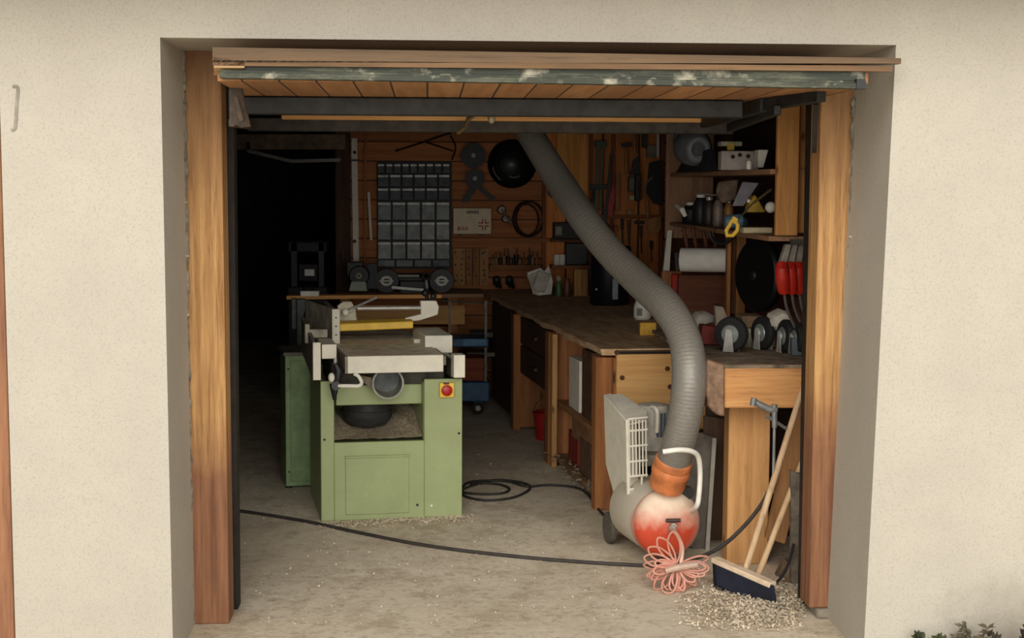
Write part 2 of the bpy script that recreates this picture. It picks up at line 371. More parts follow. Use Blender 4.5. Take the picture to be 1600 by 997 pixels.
m = MB(); m.hexa([P(334, 92, 5.64)]*0 or [*(P(x, y, 5.66) for x, y in ((334, 106), (382, 106), (382, 96), (334, 90))), *(P(x, y, 5.7) for x, y in ((334, 118), (372, 112), (372, 100), (334, 94)))])
m.build('splintered_corner', wood((190, 158, 112), (140, 104, 66), 'X', knots=False), door)
m = MB(); q = P(1347, 131, 5.64); m.box(q.x-.02, q.x+.012, q.y, q.y+.03, q.z-.018, q.z+.018); m.build('channel_end_cap', BLACK, door)
# side arms, hinge plates
m = MB(); m.beam(P(1100, 190, 7.5), P(1195, 164, 6.35), .04, .06); m.beam(P(1190, 165, 6.4), P(1284, 149, 5.95), .04, .05)
m.beam(P(1140, 200, 7.3), P(1215, 172, 6.2), .03, .04)
m.build('side_arm', DSTEEL, door, bevel=.004)
m = MB(); m.beam(P(1275, 160, 6.1), P(1272, 235, 6.3), .02, .03); m.build('spring_rod', DSTEEL, door)
m = MB(); m.ext([P(x, y, 6.05) for x, y in ((357, 138), (378, 136), (385, 170), (392, 198), (377, 200), (358, 192))], (0, .02, 0))
m.beam(P(368, 150, 6.0), P(378, 190, 6.0), .02, .02); m.beam(P(362, 192, 6.05), P(392, 198, 7.4), .025, .03)
m.build('hinge_plate', plain((92, 78, 64), .7, .3, .3, 'rusty_plate'), door, bevel=.003)
m = MB(); m.tube(smooth([P(740, 180, 7.0), P(732, 186, 7.1), P(728, 196, 7.4), P(716, 207, 7.5)], 4), .012, 8); m.build('latch_hook', plain((150, 130, 96), .5, .5, .1, 'brass_latch'), door)
m = MB(); q = P(768, 186, 7.3); m.ball(q, (.018, .018, .022), 8); m.cyl(q, q+Vector((0, 0, .06)), .006); m.build('bolt', plain((200, 190, 160), .5, .3, .1, 'bolt_metal'), door)
m = MB(); q = P(613, 169, 6.68); m.obox(q, (.028, .01, .02), (.3, .2, .5)); m.build('catch_plate', CREAM, door)
# dark brown beam and dark frame at the far left
m = MB(); m.beam(P(352, 222, 9.6), P(540, 222, 9.6), .12, .09); m.build('trim_9', plain((84, 66, 50), .8, 0, .3, 'dark_brown_beam'), kind='structure')
m = MB(); p = P(536, 300, DB-.1); m.box(p.x-.06, p.x+.06, p.y-.1, p.y+.1, 0, 2.55); m.build('trim_10', wood((84, 52, 32), (54, 32, 20), 'Z'), kind='structure')
m = MB(); m.beam(P(388, 220, 9.6), P(388, 236, 9.4), .02, .02); m.beam(P(388, 236, 9.4), P(455, 252, 9.4), .02, .02); m.beam(P(455, 252, 9.4), P(532, 250, 9.4), .02, .02)
one(m, 'steel_rail', plain((60, 58, 56), .5, .5, .1, 'rail'), 'thin dark steel rail hanging under the dark beam at the far left', 'rail')
# wall mark on the left pier, a faint stain modelled as a raised line
m = MB(); m.tube(smooth([P(20, 135, 5.81), P(28, 138, 5.81), P(26, 165, 5.81), P(24, 198, 5.81), P(18, 204, 5.81)], 5), .007, 6)
one(m, 'wall_mark', plain((168, 162, 150), .9, 0, .2, 'grey_mark'), 'grey J-shaped raised mark on the white wall at upper left', 'hook')

# ================================================================ MACHINE
MRZ = math.radians(8.5)
mo = G(502, 815); MF = Frame(mo, MRZ)
def ml(px, py, y): return MF.hit(px, py, 1, y)
T = thing('planer_thicknesser', mo, 'green planer thicknesser with cream tables and yellow cutter guard standing on the concrete', 'woodworking machine', rz=MRZ)
wR = ml(722, 803, 0).x; zc = ml(700, 592, 0).z; zo0 = ml(600, 690, 0).z; zo1 = ml(600, 596, 0).z
xl = ml(522, 690, 0).x; xr = ml(663, 690, 0).x
DM = .80
m = MB(); m.box(0, xl, 0, .03, 0, zc); m.box(xr, wR, 0, .03, 0, zc); m.box(xl, xr, 0, .03, 0, zo0)
m.box(0, .02, .03, DM, 0, zc); m.box(wR-.02, wR, .03, DM, 0, zc); m.box(.02, wR-.02, DM-.02, DM, 0, zc)
m.build('base_cabinet', GREEN, T, bevel=.004, local=True)
for x_ in (xl, xr): MB().box(x_-.002, x_+.003, .02, .5, zo0, zc-.02).build('inner_cheek', GREEN, T, local=True)
a, b = ml(540, 806, 0), ml(639, 712, 0)
m = MB(); m.box(a.x, b.x, -.008, 0.0, a.z+.005, b.z); m.box(a.x-.004, b.x+.004, -.016, 0, b.z-.004, b.z+.008); AP = m.build('access_panel', GREEN, T, bevel=.003, local=True)
for px, py in ((507, 687), (717, 677), (652, 789)):
    q = ml(px, py, 0); MB().cyl((q.x, -.004, q.z), (q.x, .002, q.z), .007, n=12).build('screw_cap', DSTEEL, T, local=True)
q = ml(674, 790, 0); MB().cyl((q.x, -.004, q.z), (q.x, .002, q.z), .007, n=12).build('screw_cap', WHITE, T, local=True)
# thicknesser bed with shavings inside
MB().box(.02, wR-.02, .02, DM-.05, zo0-.03, zo0-.01).build('lower_tray', GREEN, T, local=True)
# carriage beam, bellows
a, b = ml(525, 634, .1), ml(660, 600, .1)
m = MB(); m.box(a.x, b.x, .1, .5, a.z, b.z); m.build('thicknessing_bed', GREEN, T, bevel=.005, local=True)
c = ml(574, 650, .36); prof = []
h0 = ml(574, 662, .36).z; h1 = a.z
for i in range(9): prof += [(.135 - (.03 if i == 0 else 0) + (.008 if i % 2 else 0), h0+(h1-h0)*i/8-h0)]
m = MB(); m.lathe([(.105, 0), (.125, .02), (.14, .05), (.135, .055), (.142, .08), (.137, .085), (.142, .11), (.13, h1-h0+.01)], (c.x, .36, h0)); m.build('bellows', plain((58, 58, 58), .6, .1, .2, 'bellows_rubber'), T, local=True)
# chip chute with round mouth
c = ml(606, 597, -.02); R = .088
cz = ml(606, 598, 0).z
m = MB(); ang = [math.pi*2*k/28 for k in range(28)]
outer = [(c.x+R*math.cos(t), -.03, cz+R*math.sin(t)) for t in ang]; inner = [(c.x+(R-.01)*math.cos(t), -.03, cz+(R-.01)*math.sin(t)) for t in ang]
ob = [(c.x+(R)*math.cos(t), .3, cz+.03+R*math.sin(t)*.6) for t in ang]; ib = [(c.x+(R-.01)*math.cos(t), .3, cz+.03+(R-.01)*math.sin(t)*.6) for t in ang]
n = 28; fs = []
for k in range(n):
    j = (k+1) % n; fs += [(k, j, n+j, n+k), (k, 2*n+k, 2*n+j, j), (n+k, n+j, 3*n+j, 3*n+k)]
m.add(outer+inner+ob+ib, fs+[tuple(3*n+k for k in range(n))])
m.build('chip_outlet', plain((150, 150, 138), .5, .4, .15, 'outlet_metal'), T, local=True)
MB().cyl((c.x, .07, cz+.01), (c.x, .09, cz+.01), R-.012, n=28).build('outlet_throat_disc', plain((84, 88, 88), .5, .3, .2, 'throat_shade'), T, local=True)  # dark disc inside the mouth, shade put into its colour
a = ml(565, 586, -.01); b = ml(648, 586, -.01)
m = MB(); m.ext([(a.x-.02, .02, zc+.04), (b.x+.02, .02, zc+.04), (c.x+R*.9, 0, cz-.02), (c.x-R*.9, 0, cz-.02)], (0, .03, 0)); 
MB().ext([(a.x-.03, .03, zc+.03), (c.x-R, .0, cz+.03), (c.x-R*.8, .0, cz-.05)], (0, .1, 0)).build('chute_cheek', plain((140, 128, 108), .7, .1, .2, 'dusty_metal'), T, local=True)
# upper frame mass under tables
m = MB(); m.box(.07, wR-.08, .12, .72, b.z-.01 if False else zc-.05, zc+.08); m.build('cutter_block_housing', plain((84, 80, 70), .7, .2, .3, 'cast_iron'), T, bevel=.01, local=True)
# tables
ft = ml(543, 557, -.12); fb = ml(543, 584, -.12); fr = ml(693, 557, -.12)
zt = ft.z; zb = fb.z
dusty = None
def tabletop():
    mm, t, b_ = nt('sawdust_table')
    c_ = mix(t, ramp(t, noise(t, 2.2, detail=6), gray(.42, .6)), lin((252, 240, 212)), lin((226, 210, 182)))
    c_ = mix(t, ramp(t, noise(t, 14, detail=5), gray(.5, .8)), c_, lin((138, 124, 104)))
    t.links.new(c_, b_.inputs['Base Color']); b_.inputs['Roughness'].default_value = .6; return mm
TB = tabletop()
LEN = .92
m = MB(); m.hexa([(ft.x+.01, -.11, zt-.012), (fr.x-.01, -.11, zt-.012), (fr.x-.02, LEN, zt-.02), (ft.x-.03, LEN, zt-.02), (ft.x, -.112, zt), (fr.x, -.112, zt), (fr.x, LEN, zt), (ft.x-.03, LEN, zt)])
m.build('infeed_table', TB, T, local=True)
m = MB(); m.box(ft.x, fr.x, -.12, -.10, zb, zt); m.box(ft.x+.01, fr.x-.03, -.1, .2, zt-.06, zt-.025); m.build('table_front_plate', CREAM, T, bevel=.004, local=True)
m = MB(); m.ext([(ft.x, -.11, zt-.002), (ft.x, -.11, zb), (ft.x-.03, .25, zb-.02), (ft.x-.04, LEN, zb), (ft.x-.04, LEN, zt-.002)], (-.012, 0, 0)); m.build('table_side', plain((150, 142, 124), .6, .2, .2, 'dull_cream'), T, local=True)
m = MB(); m.hexa([(ft.x-.02, LEN+.03, zt-.05), (fr.x, LEN+.03, zt-.05), (fr.x, LEN+.5, zt-.05), (ft.x-.02, LEN+.5, zt-.05), (ft.x-.02, LEN+.03, zt), (fr.x, LEN+.03, zt), (fr.x, LEN+.5, zt), (ft.x-.02, LEN+.5, zt)])
m.build('outfeed_table', TB, T, bevel=.004, local=True)
m = MB(); m.cyl((ft.x-.02, LEN+.015, zt-.03), (fr.x+.02, LEN+.015, zt-.03), .03); m.build('cutter_block', ALU, T, local=True)
# right rail and blocks
yb1 = .3
a, b = ml(664, 552, yb1), ml(707, 524, yb1)
m = MB(); m.box(a.x, b.x, yb1, yb1+.5, a.z, b.z); m.build('rear_support_block', CREAM, T, bevel=.004, local=True)
m = MB(); q = ml(660, 540, .5); m.box(q.x-.05, q.x+.03, .5, .62, zt, zt+.025); m.build('fence_clamp_pad', CREAM, T, bevel=.006, local=True)
a, b = ml(708, 590, -.08), ml(726, 554, -.08)
m = MB(); m.box(a.x, b.x, -.1, .0, a.z, b.z); m.build('rail_end_cap', CREAM, T, bevel=.004, local=True)
m = MB(); m.beam((fr.x+.015, -.05, zt-.04), (fr.x+.015, .9, zt-.02), .02, .05); m.beam((b.x-.05, -.02, b.z-.08), (b.x-.05, .5, b.z-.08), .03, .1); m.build('guide_rail', plain((128, 122, 108), .5, .5, .2, 'rail_steel'), T, local=True)
# left side: long side plate, strip, block
a, b = ml(489, 594, -.05), ml(501, 535, -.05)
m = MB(); m.box(a.x, b.x, -.06, -.03, a.z, b.z); m.build('rail_end_cap', CREAM, T, bevel=.003, local=True)
m = MB(); m.ext([(a.x+.0, -.03, a.z), (a.x, -.03, b.z), (a.x, .85, b.z+.06), (a.x, .85, a.z+.06)], (.018, 0, 0)); m.build('side_plate', plain((160, 152, 136), .6, .1, .2, 'dusty_steel'), T, local=True)
a, b = ml(503, 561, -.03), ml(526, 538, -.03)
m = MB(); m.box(a.x, b.x, -.03, .3, a.z, b.z); m.build('rail_end_cap', CREAM, T, bevel=.004, local=True)
q = ml(490, 520, .3); m = MB(); m.box(q.x-.03, q.x+.08, .3, .42, q.z-.03, q.z+.02); m.box(q.x-.05, q.x-.02, .3, .5, q.z-.06, q.z+.05); m.build('slide_clamp', plain((158, 150, 132), .5, .3, .2, 'slide_metal'), T, bevel=.004, local=True)
# fence
yf = .56
a, b = ml(519, 533, yf), ml(531, 483, yf)
m = MB(); m.box(a.x, b.x, yf, yf+.02, zt-.0, b.z); m.build('fence_end_plate', CREAM, T, bevel=.003, local=True)
for k in (.25, .5, .75): MB().cyl(((a.x+b.x)/2, yf-.003, zt+(b.z-zt)*k), ((a.x+b.x)/2, yf, zt+(b.z-zt)*k), .005, n=8).build('fence_screw', DSTEEL, T, local=True)
m = MB(); m.box(a.x+.005, b.x-.01, yf+.02, yf+.75, zt, b.z-.01); m.ext([(a.x, yf+.03, zt-.02), (a.x, yf+.03, b.z), (a.x-.12, yf+.45, b.z+.02), (a.x-.12, yf+.45, zt)], (.012, .01, 0)); m.build('fence', plain((184, 174, 154), .6, .1, .2, 'fence_steel'), T, local=True)
# guard
yg = .62
a, b = ml(530, 518, yg), ml(646, 502, yg)
m = MB(); m.hexa([(b.x, yg, a.z+.012), (a.x, yg, a.z), (a.x, yg+.1, a.z), (b.x, yg+.1, a.z+.012), (b.x, yg, b.z), (a.x, yg, b.z-.01), (a.x, yg+.1, b.z-.0), (b.x, yg+.1, b.z+.01)]); m.build('cutter_guard', YEL, T, bevel=.006, local=True)
yg2 = .72
p, q = ml(558, 482, yg2), ml(662, 481, yg2); m = MB(); m.cyl(p, q, .012, n=12); m.build('guard_rod', ALU, T, local=True)
p, q = ml(546, 484, yg2-.02), ml(588, 465, yg2+.1); m = MB(); m.cyl(p, q, .008, n=10); m.build('lock_lever', ALU, T, local=True)
m = MB(); m.ball(ml(540, 488, yg2-.06), .021, 10); m.cyl(ml(540, 488, yg2-.06), ml(552, 485, yg2), .008); m.build('lever_knob', WHITE, T, local=True)
m = MB(); m.ext([ml(x, y, yg2+.02) for x, y in ((529, 502), (558, 502), (556, 482), (549, 471), (536, 471), (527, 478))], (0, .03, 0)); m.build('guard_bracket', plain((170, 162, 142), .5, .4, .1, 'cast_bracket'), T, bevel=.003, local=True)
m = MB(); m.ext([ml(x, y, yg2-.02) for x, y in ((633, 497), (632, 503), (655, 501), (684, 492), (686, 480), (682, 470), (657, 470), (658, 491))], (0, .05, 0)); m.build('guard_arm', CREAM, T, bevel=.004, local=True)
m = MB(); m.ball(ml(664, 458, yg2+.02), (.02, .02, .022), 8); m.cyl(ml(668, 472, yg2), ml(666, 452, yg2+.03), .012); m.ball(ml(677, 463, yg2), (.02, .015, .02), 8); m.build('clamp_knob', BLACK, T, local=True)
# switch, cranks
a, b = ml(686, 621, 0), ml(709, 597, 0)
m = MB(); m.box(a.x, b.x, -.025, .0, a.z, b.z); SW = m.build('switch_box', YEL, T, bevel=.006, local=True); WM[SW.name] = WM[T.name]
q = ml(698, 610, -.03); MB().lathe([(.02, 0), (.03, .008), (.03, .018), (.02, .024)], (q.x, -.024, q.z), (0, -1, 0)).build('stop_button', plain((188, 30, 20), .4, 0, .1, 'button_red'), SW, local=True)
MB().box(q.x-.018, q.x+.014, -.03, -.024, q.z+.033, q.z+.042).build('switch_marking', plain((90, 50, 20), .6, 0, .05, 'switch_print'), SW, local=True)
m = MB(); m.tube([ml(x, y, -.1) for x, y in ((524, 568), (529, 578), (527, 594), (524, 604), (523, 616))], [.018, .03, .024, .018, .014], 10); m.tube([ml(x, y, -.1) for x, y in ((521, 600), (523, 625))], [.022, .01], 8); m.build('height_crank', BLACK, T, local=True)
m = MB(); m.tube(smooth([ml(x, y, -.12) for x, y in ((528, 603), (545, 603), (560, 603), (565, 598), (560, 588), (553, 584))], 4), .010, 8); m.build('locking_handle', WHITE, T, local=True)
m = MB(); m.ball(ml(518, 590, -.11), (.018, .018, .026), 8); m.build('crank_knob', WHITE, T, local=True)
m = MB(); m.cyl(ml(525, 603, -.125), ml(525, 603, -.09), .024); m.build('crank_hub', BLACK, T, local=True)
q = ml(524, 560, -.05); m = MB(); m.cyl((q.x, -.05, q.z), (q.x, -.05, q.z-.07), .01); m.build('spindle', ALU, T, local=True)

# shavings
def shav(name, area, n, mat, label, hmax, seed=1, cat='wood shavings', size=.012):
    rnd = random.Random(seed); m = MB()
    for i in range(n):
        c = area(rnd); L = rnd.uniform(.4, 1.6)*size; a = rnd.uniform(0, 6.28); b = rnd.uniform(-.9, .9)
        d = Vector((math.cos(a)*math.cos(b), math.sin(a)*math.cos(b), math.sin(b)*.6))*L; w = Vector((-math.sin(a), math.cos(a), rnd.uniform(-.3, .6)))*L*.45
        k = Vector((0, 0, L*.25))
        m.add([c-d-w, c-d+w, c+w+k, c-w+k, c+d+w, c+d-w], [(0, 1, 2, 3), (3, 2, 4, 5)])
    return tag(m.build(name, mat), label, cat, kind='stuff')
SHV = plain((240, 224, 198), .9, 0, .15, 'shaving_wood'); SHG = plain((170, 150, 122), .9, 0, .25, 'dusty_shaving')
def inbox(r):
    x = r.uniform(xl+.01, xr-.01); y = r.uniform(.03, .5); h = .02+.12*max(0, (y-.1)/.4)*(.5+.5*math.cos((x-.4)*9))
    return MF.m @ Vector((x, y, zo0-.008+r.uniform(.3, 1)*h))
m = MB(); nn = 16
g = [[MF.m @ Vector((xl+.004+(xr-xl-.008)*i/nn, .02+.55*j/nn, zo0+.01+.17*(j/nn)*min(1,(abs(i-7)/7)**2+.12)*(.6+.4*abs(math.sin(i*.9+j*.3)))*(1 if j < nn else 1)+random.uniform(0, .01))) for i in range(nn+1)] for j in range(nn+1)]
m.add([p for r_ in g for p in r_], [(j*(nn+1)+i, j*(nn+1)+i+1, (j+1)*(nn+1)+i+1, (j+1)*(nn+1)+i) for j in range(nn) for i in range(nn)])
def heapmat(name, c, d, sc=60):
    mm, t, b_ = nt(name); f_ = noise(t, sc, detail=5, rough=.8)
    t.links.new(mix(t, ramp(t, f_, gray(.38, .62)), lin(c), lin(d)), b_.inputs['Base Color']); b_.inputs['Roughness'].default_value = 1; bump(t, b_, f_, 1, .03); return mm
one(m, 'shavings_pile', heapmat('shaving_heap', (232, 216, 186), (160, 136, 104)), 'pile of pale wood shavings inside the green planer base', 'wood shavings', kind='stuff')
# ---- second green cabinet
go = G(447, 763); CF = Frame(go, math.radians(10)); 
T2 = thing('green_machine_cabinet', go, 'narrow green machine cabinet standing behind the planer on its left', 'machine cabinet', rz=math.radians(10))
cw = CF.hit(486, 760, 1, 0).x; ch = CF.hit(450, 556, 1, 0).z
m = MB(); m.box(0, cw+.06, 0, .38, 0.01, ch); m.build('cabinet_body', plain((146, 172, 120), .5, 0, .1, 'green_enamel'), T2, bevel=.005, local=True)
m = MB(); m.box(.028, cw+.03, -.008, 0, .04, ch-.03); m.build('door', plain((138, 166, 112), .5, 0, .1, 'green_enamel_b'), T2, bevel=.003, local=True)
m = MB(); m.box(-.01, cw+.07, -.01, .4, ch, ch+.02); m.build('top_plate', plain((120, 118, 104), .6, .3, .2, 'dusty_plate'), T2, local=True)
for z in (.1, ch-.08): MB().cyl((.018, -.004, z), (.018, 0, z), .006, n=8).build('screw', DSTEEL, T2, local=True)
MB().cyl((.02, .02, 0), (.02, .02, .012), .02, n=10).build('foot', BLACK, T2, local=True)
# grey belt guard / motor standing on the cabinet's rear
D9 = 10.3
T3 = thing('grinding_motor', P(470, 556, D9), 'grey machine head with hanging lever behind the planer fence', 'machine')
m = MB(); a, b = P(455, 500, D9), P(463, 466, D9)
m.box(a.x, b.x, a.y, a.y+.04, P(455, 515, D9).z, b.z); m.build('lever', STEEL, T3, bevel=.006)
m = MB(); a, b = P(463, 560, D9), P(478, 466.5, D9); m.box(a.x, b.x, a.y, a.y+.15, 0, b.z); m.build('column', plain((92, 100, 96), .5, .3, .2, 'grey_column'), T3, bevel=.01)
m = MB(); q = P(497, 500, D9+.1); m.lathe([(.10, 0), (.13, .02), (.13, .2), (.1, .22)], q+Vector((0, -.1, -.02)), (0, 1, 0)); m.build('motor_housing', plain((66, 62, 56), .6, .2, .3, 'dark_motor'), T3)
m = MB(); m.tube(smooth([P(483, 470, D9), P(478, 490, D9), P(474, 505, D9), P(480, 520, D9)], 4), .012, 8); m.build('hose_loop', BLACK, T3)
# plank on machine
p, q = P(449, 464, 10.4), P(690, 462, 10.4)
one(MB().beam(p, q, .14, .026), 'wooden_plank', wood((214, 158, 92), (176, 120, 62), 'X'), 'long light wooden plank lying across behind the planer tables', 'plank', bevel=.003)
zp = p.z+.013
m = MB(); a = P(470, 460, 10.38); b = P(499, 457, 10.38); m.box(a.x, b.x, a.y-.05, a.y+.05, a.z-.02+.005, b.z+.012); one(m, 'plastic_tray', WHITE, 'flat white plastic tray lying on the left end of the long plank', 'tray', bevel=.006)
m = MB(); q = P(484, 456, 10.4); m.lathe([(.06, 0), (.055, .02), (.03, .035), (.005, .04)], (q.x, q.y, zp+.014)); one(m, 'round_tin', plain((58, 62, 52), .6, 0, .2, 'olive_cap'), 'dark round olive tin lying on the white tray on the plank', 'tin')
# support for plank: back bench
# ================================================================ BACK WALL BENCH
def wb(x0, y0, x1, y1, D, dep, mb=None):
    mb = mb or MB(); cx, cy = (x0+x1)/2, (y0+y1)/2
    a, b = P(x0, cy, D).x, P(x1, cy, D).x; z0, z1 = P(cx, y1, D).z, P(cx, y0, D).z
    return mb.box(a, b, D-CAMD, D-CAMD+dep, z0, z1)
DBB = 12.9
bt = P(600, 459, DBB)
T = thing('back_workbench', (.0, DBB-CAMD, 0), 'wooden workbench along the brown back wall behind the planer', 'workbench')
zb_ = bt.z
x0, x1 = P(522, 460, DBB).x, P(756, 460, DBB).x
MB().box(x0, x1, DBB-CAMD, YB-.01, zb_-.035, zb_).build('worktop', wood((180, 142, 100), (130, 96, 64), 'X', knots=False), T, bevel=.004)
MB().box(x0+.03, x1-.16, DBB-CAMD+.03, DBB-CAMD+.06, zb_-.26, zb_-.10).build('apron', WX, T)
MB().box(x0+.03, x1-.2, DBB-CAMD+.25, DBB-CAMD+.28, zb_-.50, zb_-.30).build('lower_board', BX, T)
for x in (x0+.05, P(700, 560, DBB).x): MB().box(x, x+.08, DBB-CAMD+.06, DBB-CAMD+.14, 0, zb_-.035).build('leg', BZ, T)
MB().box(x0+.05, x1-.1, YB-.2, YB-.02, .0, zb_-.5).build('back_panel', wood((140, 98, 60), (92, 60, 34), 'X'), T)
# dark cloths/bars lying on bench edge
m = MB(); m.beam(P(690, 470, 12.3), P(770, 474, 12.3), .03, .012); one(m, 'steel_bar', DSTEEL, 'thin dark steel bar projecting under the edge of the back bench', 'bar')
# bench grinder
T = thing('bench_grinder', P(650, 452, 12.95), 'black double-wheel bench grinder with pale hubs under the parts bins', 'bench grinder')
Dg = 12.9
m = MB(); p, q = P(610, 446, Dg), P(690, 446, Dg); m.cyl(P(622, 436, Dg+.1), P(672, 436, Dg+.1), .05); m.box(P(625, 440, Dg).x, P(670, 440, Dg).x, Dg-CAMD+.04, Dg-CAMD+.16, zb_, P(640, 440, Dg).z); m.build('motor', BLACK, T, bevel=.005)
for px in (604, 690):
    c = P(px, 439, Dg); m = MB(); m.lathe([(.10, 0), (.105, .01), (.105, .05), (.1, .06)], c, (0, 1, 0)); g_ = m.build('wheel_guard', BLACK, T)
    m = MB(); m.ring(c+Vector((0, -.008, .0)), .032, .012, sx=1.25); m.cyl(c+Vector((-.06, -.005, 0)), c+Vector((.06, -.005, 0)), .006); m.build('hub', WHITE, g_)  # white of the hub also paints the glare on it
m = MB(); m.beam(P(612, 449, Dg-.1), P(662, 453, Dg-.1), .02, .022); m.build('tool_rest', plain((150, 156, 148), .4, .5, .1, 'rest_metal'), T)
m = MB(); m.beam(P(622, 431, Dg-.02), P(655, 431, Dg-.02), .02, .02); m.build('name_plate', plain((130, 128, 112), .5, .3, .1, 'plate'), T)
m = MB(); c = P(666, 432, Dg-.1); m.ring(c, .03, .011); m.beam(c+Vector((0, 0, -.03)), P(668, 458, Dg-.1), .02, .03); m.beam(P(660, 458, Dg-.1), P(676, 462, Dg-.1), .03, .025); one(m, 'pipe_clamp', plain((90, 92, 90), .4, .6, .2, 'clamp_steel'), 'grey steel clamp with a ring end in front of the bench grinder', 'clamp')
# small sander with dark disc
T = thing('disc_sander', P(560, 454, 12.7), 'small dark disc sander on a pale base left of the parts bins', 'sander')
MB().ext([P(x, y, 12.7) for x, y in ((545, 455), (574, 455), (571, 440), (549, 440))], (0, .2, 0)).build('base', plain((168, 176, 160), .5, 0, .1, 'pale_green_base'), T, bevel=.004)
c = P(561, 431, 12.75)
m = MB(); m.lathe([(.08, 0), (.085, .01), (.085, .12), (.06, .15)], c, (0, 1, 0)); m.box(c.x-.1, c.x+.03, c.y+.02, c.y+.16, c.z, c.z+.11); m.build('housing', BLACK, T, bevel=.004)
m = MB(); m.ring(c+Vector((0, -.005, 0)), .018, .007); m.build('spindle_nut', plain((190, 190, 150), .5, .2, .1, 'nut'), T)
one(wb(573, 412, 590, 452, 12.9, .1), 'dark_tin', plain((34, 36, 46), .5, .2, .2, 'dark_tin'), 'tall dark blue-black tin between the disc sander and the parts bins', 'tin', bevel=.004)
# far-left dark room: window-like white spot and column
m = wb(476, 421, 491, 431, 12.9, .02); WCARD = m
T = thing('drill_press', G(480, 640), 'dark upright drill press in the shadow at the left rear', 'drill press')
dq = 13.0
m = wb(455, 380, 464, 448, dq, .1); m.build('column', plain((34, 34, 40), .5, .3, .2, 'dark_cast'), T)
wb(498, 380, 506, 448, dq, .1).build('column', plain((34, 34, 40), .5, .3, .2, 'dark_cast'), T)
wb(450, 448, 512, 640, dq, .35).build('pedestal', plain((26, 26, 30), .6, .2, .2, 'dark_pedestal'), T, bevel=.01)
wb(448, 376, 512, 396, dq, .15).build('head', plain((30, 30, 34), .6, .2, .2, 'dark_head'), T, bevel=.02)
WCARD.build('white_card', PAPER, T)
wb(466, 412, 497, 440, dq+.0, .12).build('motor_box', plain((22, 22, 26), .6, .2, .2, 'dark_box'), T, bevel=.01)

# ---- back wall fittings
DW = DB-.03
def wthing(name, px, py, label, cat, **k): return thing(name, P(px, py, DW), label, cat, **k)
T = wthing('spirit_level', 556, 408, 'long pale spirit level hanging upright left of the parts bins', 'spirit level')
MB().ext([P(x, y, DW-.03) for x, y in ((549, 216), (558, 216), (561, 408), (552, 408))], (0, .03, 0)).build('body', CREAM, T)
for y in (238, 377): q = P(554, y, DW-.035); MB().cyl(q, q+Vector((0, .01, 0)), .016, n=12).build('vial', DSTEEL, T)
m = MB(); m.box(P(545, 250, DW).x, P(563, 250, DW).x, YB-.07, YB-.06, P(554, 252, DW).z, P(554, 249, DW).z); m.build('strap', BLACK, T)
for x0, y0, x1, y1, lab, mat in ((576, 300, 580, 375, 'short thin pale rod hanging between the spirit level and the parts bins', CREAM), (541, 255, 535, 358, 'thin slanting brown-grey rod hanging left of the spirit level', plain((130, 110, 92), .7, 0, .2, 'rod_wood')), (571, 216, 570, 420, 'long dark brown batten standing right of the spirit level', BZ)):
    one(MB().beam(P(x0, y0, DW-.03), P(x1, y1, DW-.03), .02, .02), 'hanging_rod', mat, lab, 'rod')
# parts bins
T = wthing('parts_cabinet', 648, 418, 'wall rack of clear-fronted small-parts bins on the brown back wall', 'parts cabinet')
fx0, fy0, fx1, fy1 = 589, 252, 706, 420
wb(fx0, fy0, fx1, fy1, DW-.02, .03).build('frame', plain((36, 34, 33), .6, 0, .2, 'rack_frame'), T)
BINM = [plain(c, .22, .1, .14, 'clear_bin') for c in ((160, 168, 170), (186, 192, 190), (128, 136, 140), (206, 208, 202))]
rows = [(256, 270, 9), (273, 291, 6), (294, 312, 6), (316, 343, 5), (347, 374, 5), (378, 404, 5), (407, 416, 4)]
lipm = plain((240, 240, 234), .4, 0, .2, 'bin_lip_gleam')  # near-white lips, highlights on the bin fronts painted in
for y0, y1, nb in rows:
    for i in range(nb):
        xa = fx0+2+(fx1-fx0-3)*i/nb; xb = fx0+2+(fx1-fx0-3)*(i+1)/nb-3.2
        a, b = P(xa, y1, DW-.08), P(xb, y0, DW-.08)
        m = MB(); m.hexa([(a.x, YB-.14, a.z), (b.x, YB-.14, a.z), (b.x, YB-.05, a.z), (a.x, YB-.05, a.z), (a.x+.002, YB-.10, b.z), (b.x-.002, YB-.10, b.z), (b.x, YB-.05, b.z), (a.x, YB-.05, b.z)])
        bn = m.build('bin', random.choice(BINM[1::2]) if y0 > 340 and y0 < 400 else random.choice(BINM[:2]) if y0 > 310 else BINM[2], T)
        if y0 < 400: MB().box(a.x, b.x, YB-.150, YB-.138, b.z-.022, b.z-.004).build('lip', lipm, bn)
# pulleys and arms
T = wthing('pulley_assembly', 742, 243, 'pair of dark belt pulleys on an arm hanging above the first-aid box', 'pulley')
DKM = plain((30, 32, 30), .5, .3, .3, 'dark_pulley')
for px, py, r in ((740, 243, .11), (742, 279, .085)):
    c = P(px, py, DW-.12); m = MB(); m.lathe([(r, 0), (r, .012), (r*.86, .02), (r, .03), (r, .045)], c, (0, 1, 0), 30); w_ = m.build('pulley_wheel', DKM, T)
    m = MB(); m.lathe([(.02, 0), (.024, .01), (.01, .02)], c+Vector((0, -.015, 0)), (0, 1, 0)); m.build('hub', plain((140, 142, 130), .5, .3, .2, 'hub'), w_)
m = MB(); m.beam(P(745, 290, DW-.05), P(772, 312, DW-.05), .03, .04); m.beam(P(738, 290, DW-.05), P(722, 316, DW-.05), .02, .03); m.beam(P(745, 290, DW-.05), P(728, 316, DW-.05), .015, .03); m.build('arm', DKM, T)
T = wthing('wide_brim_hat', 800, 258, 'big black round lamp shade with pale arcs hanging on the back wall', 'lamp shade'); T.name = 'round_lamp_shade'; WM[T.name] = Matrix.Translation(P(800, 258, DW))
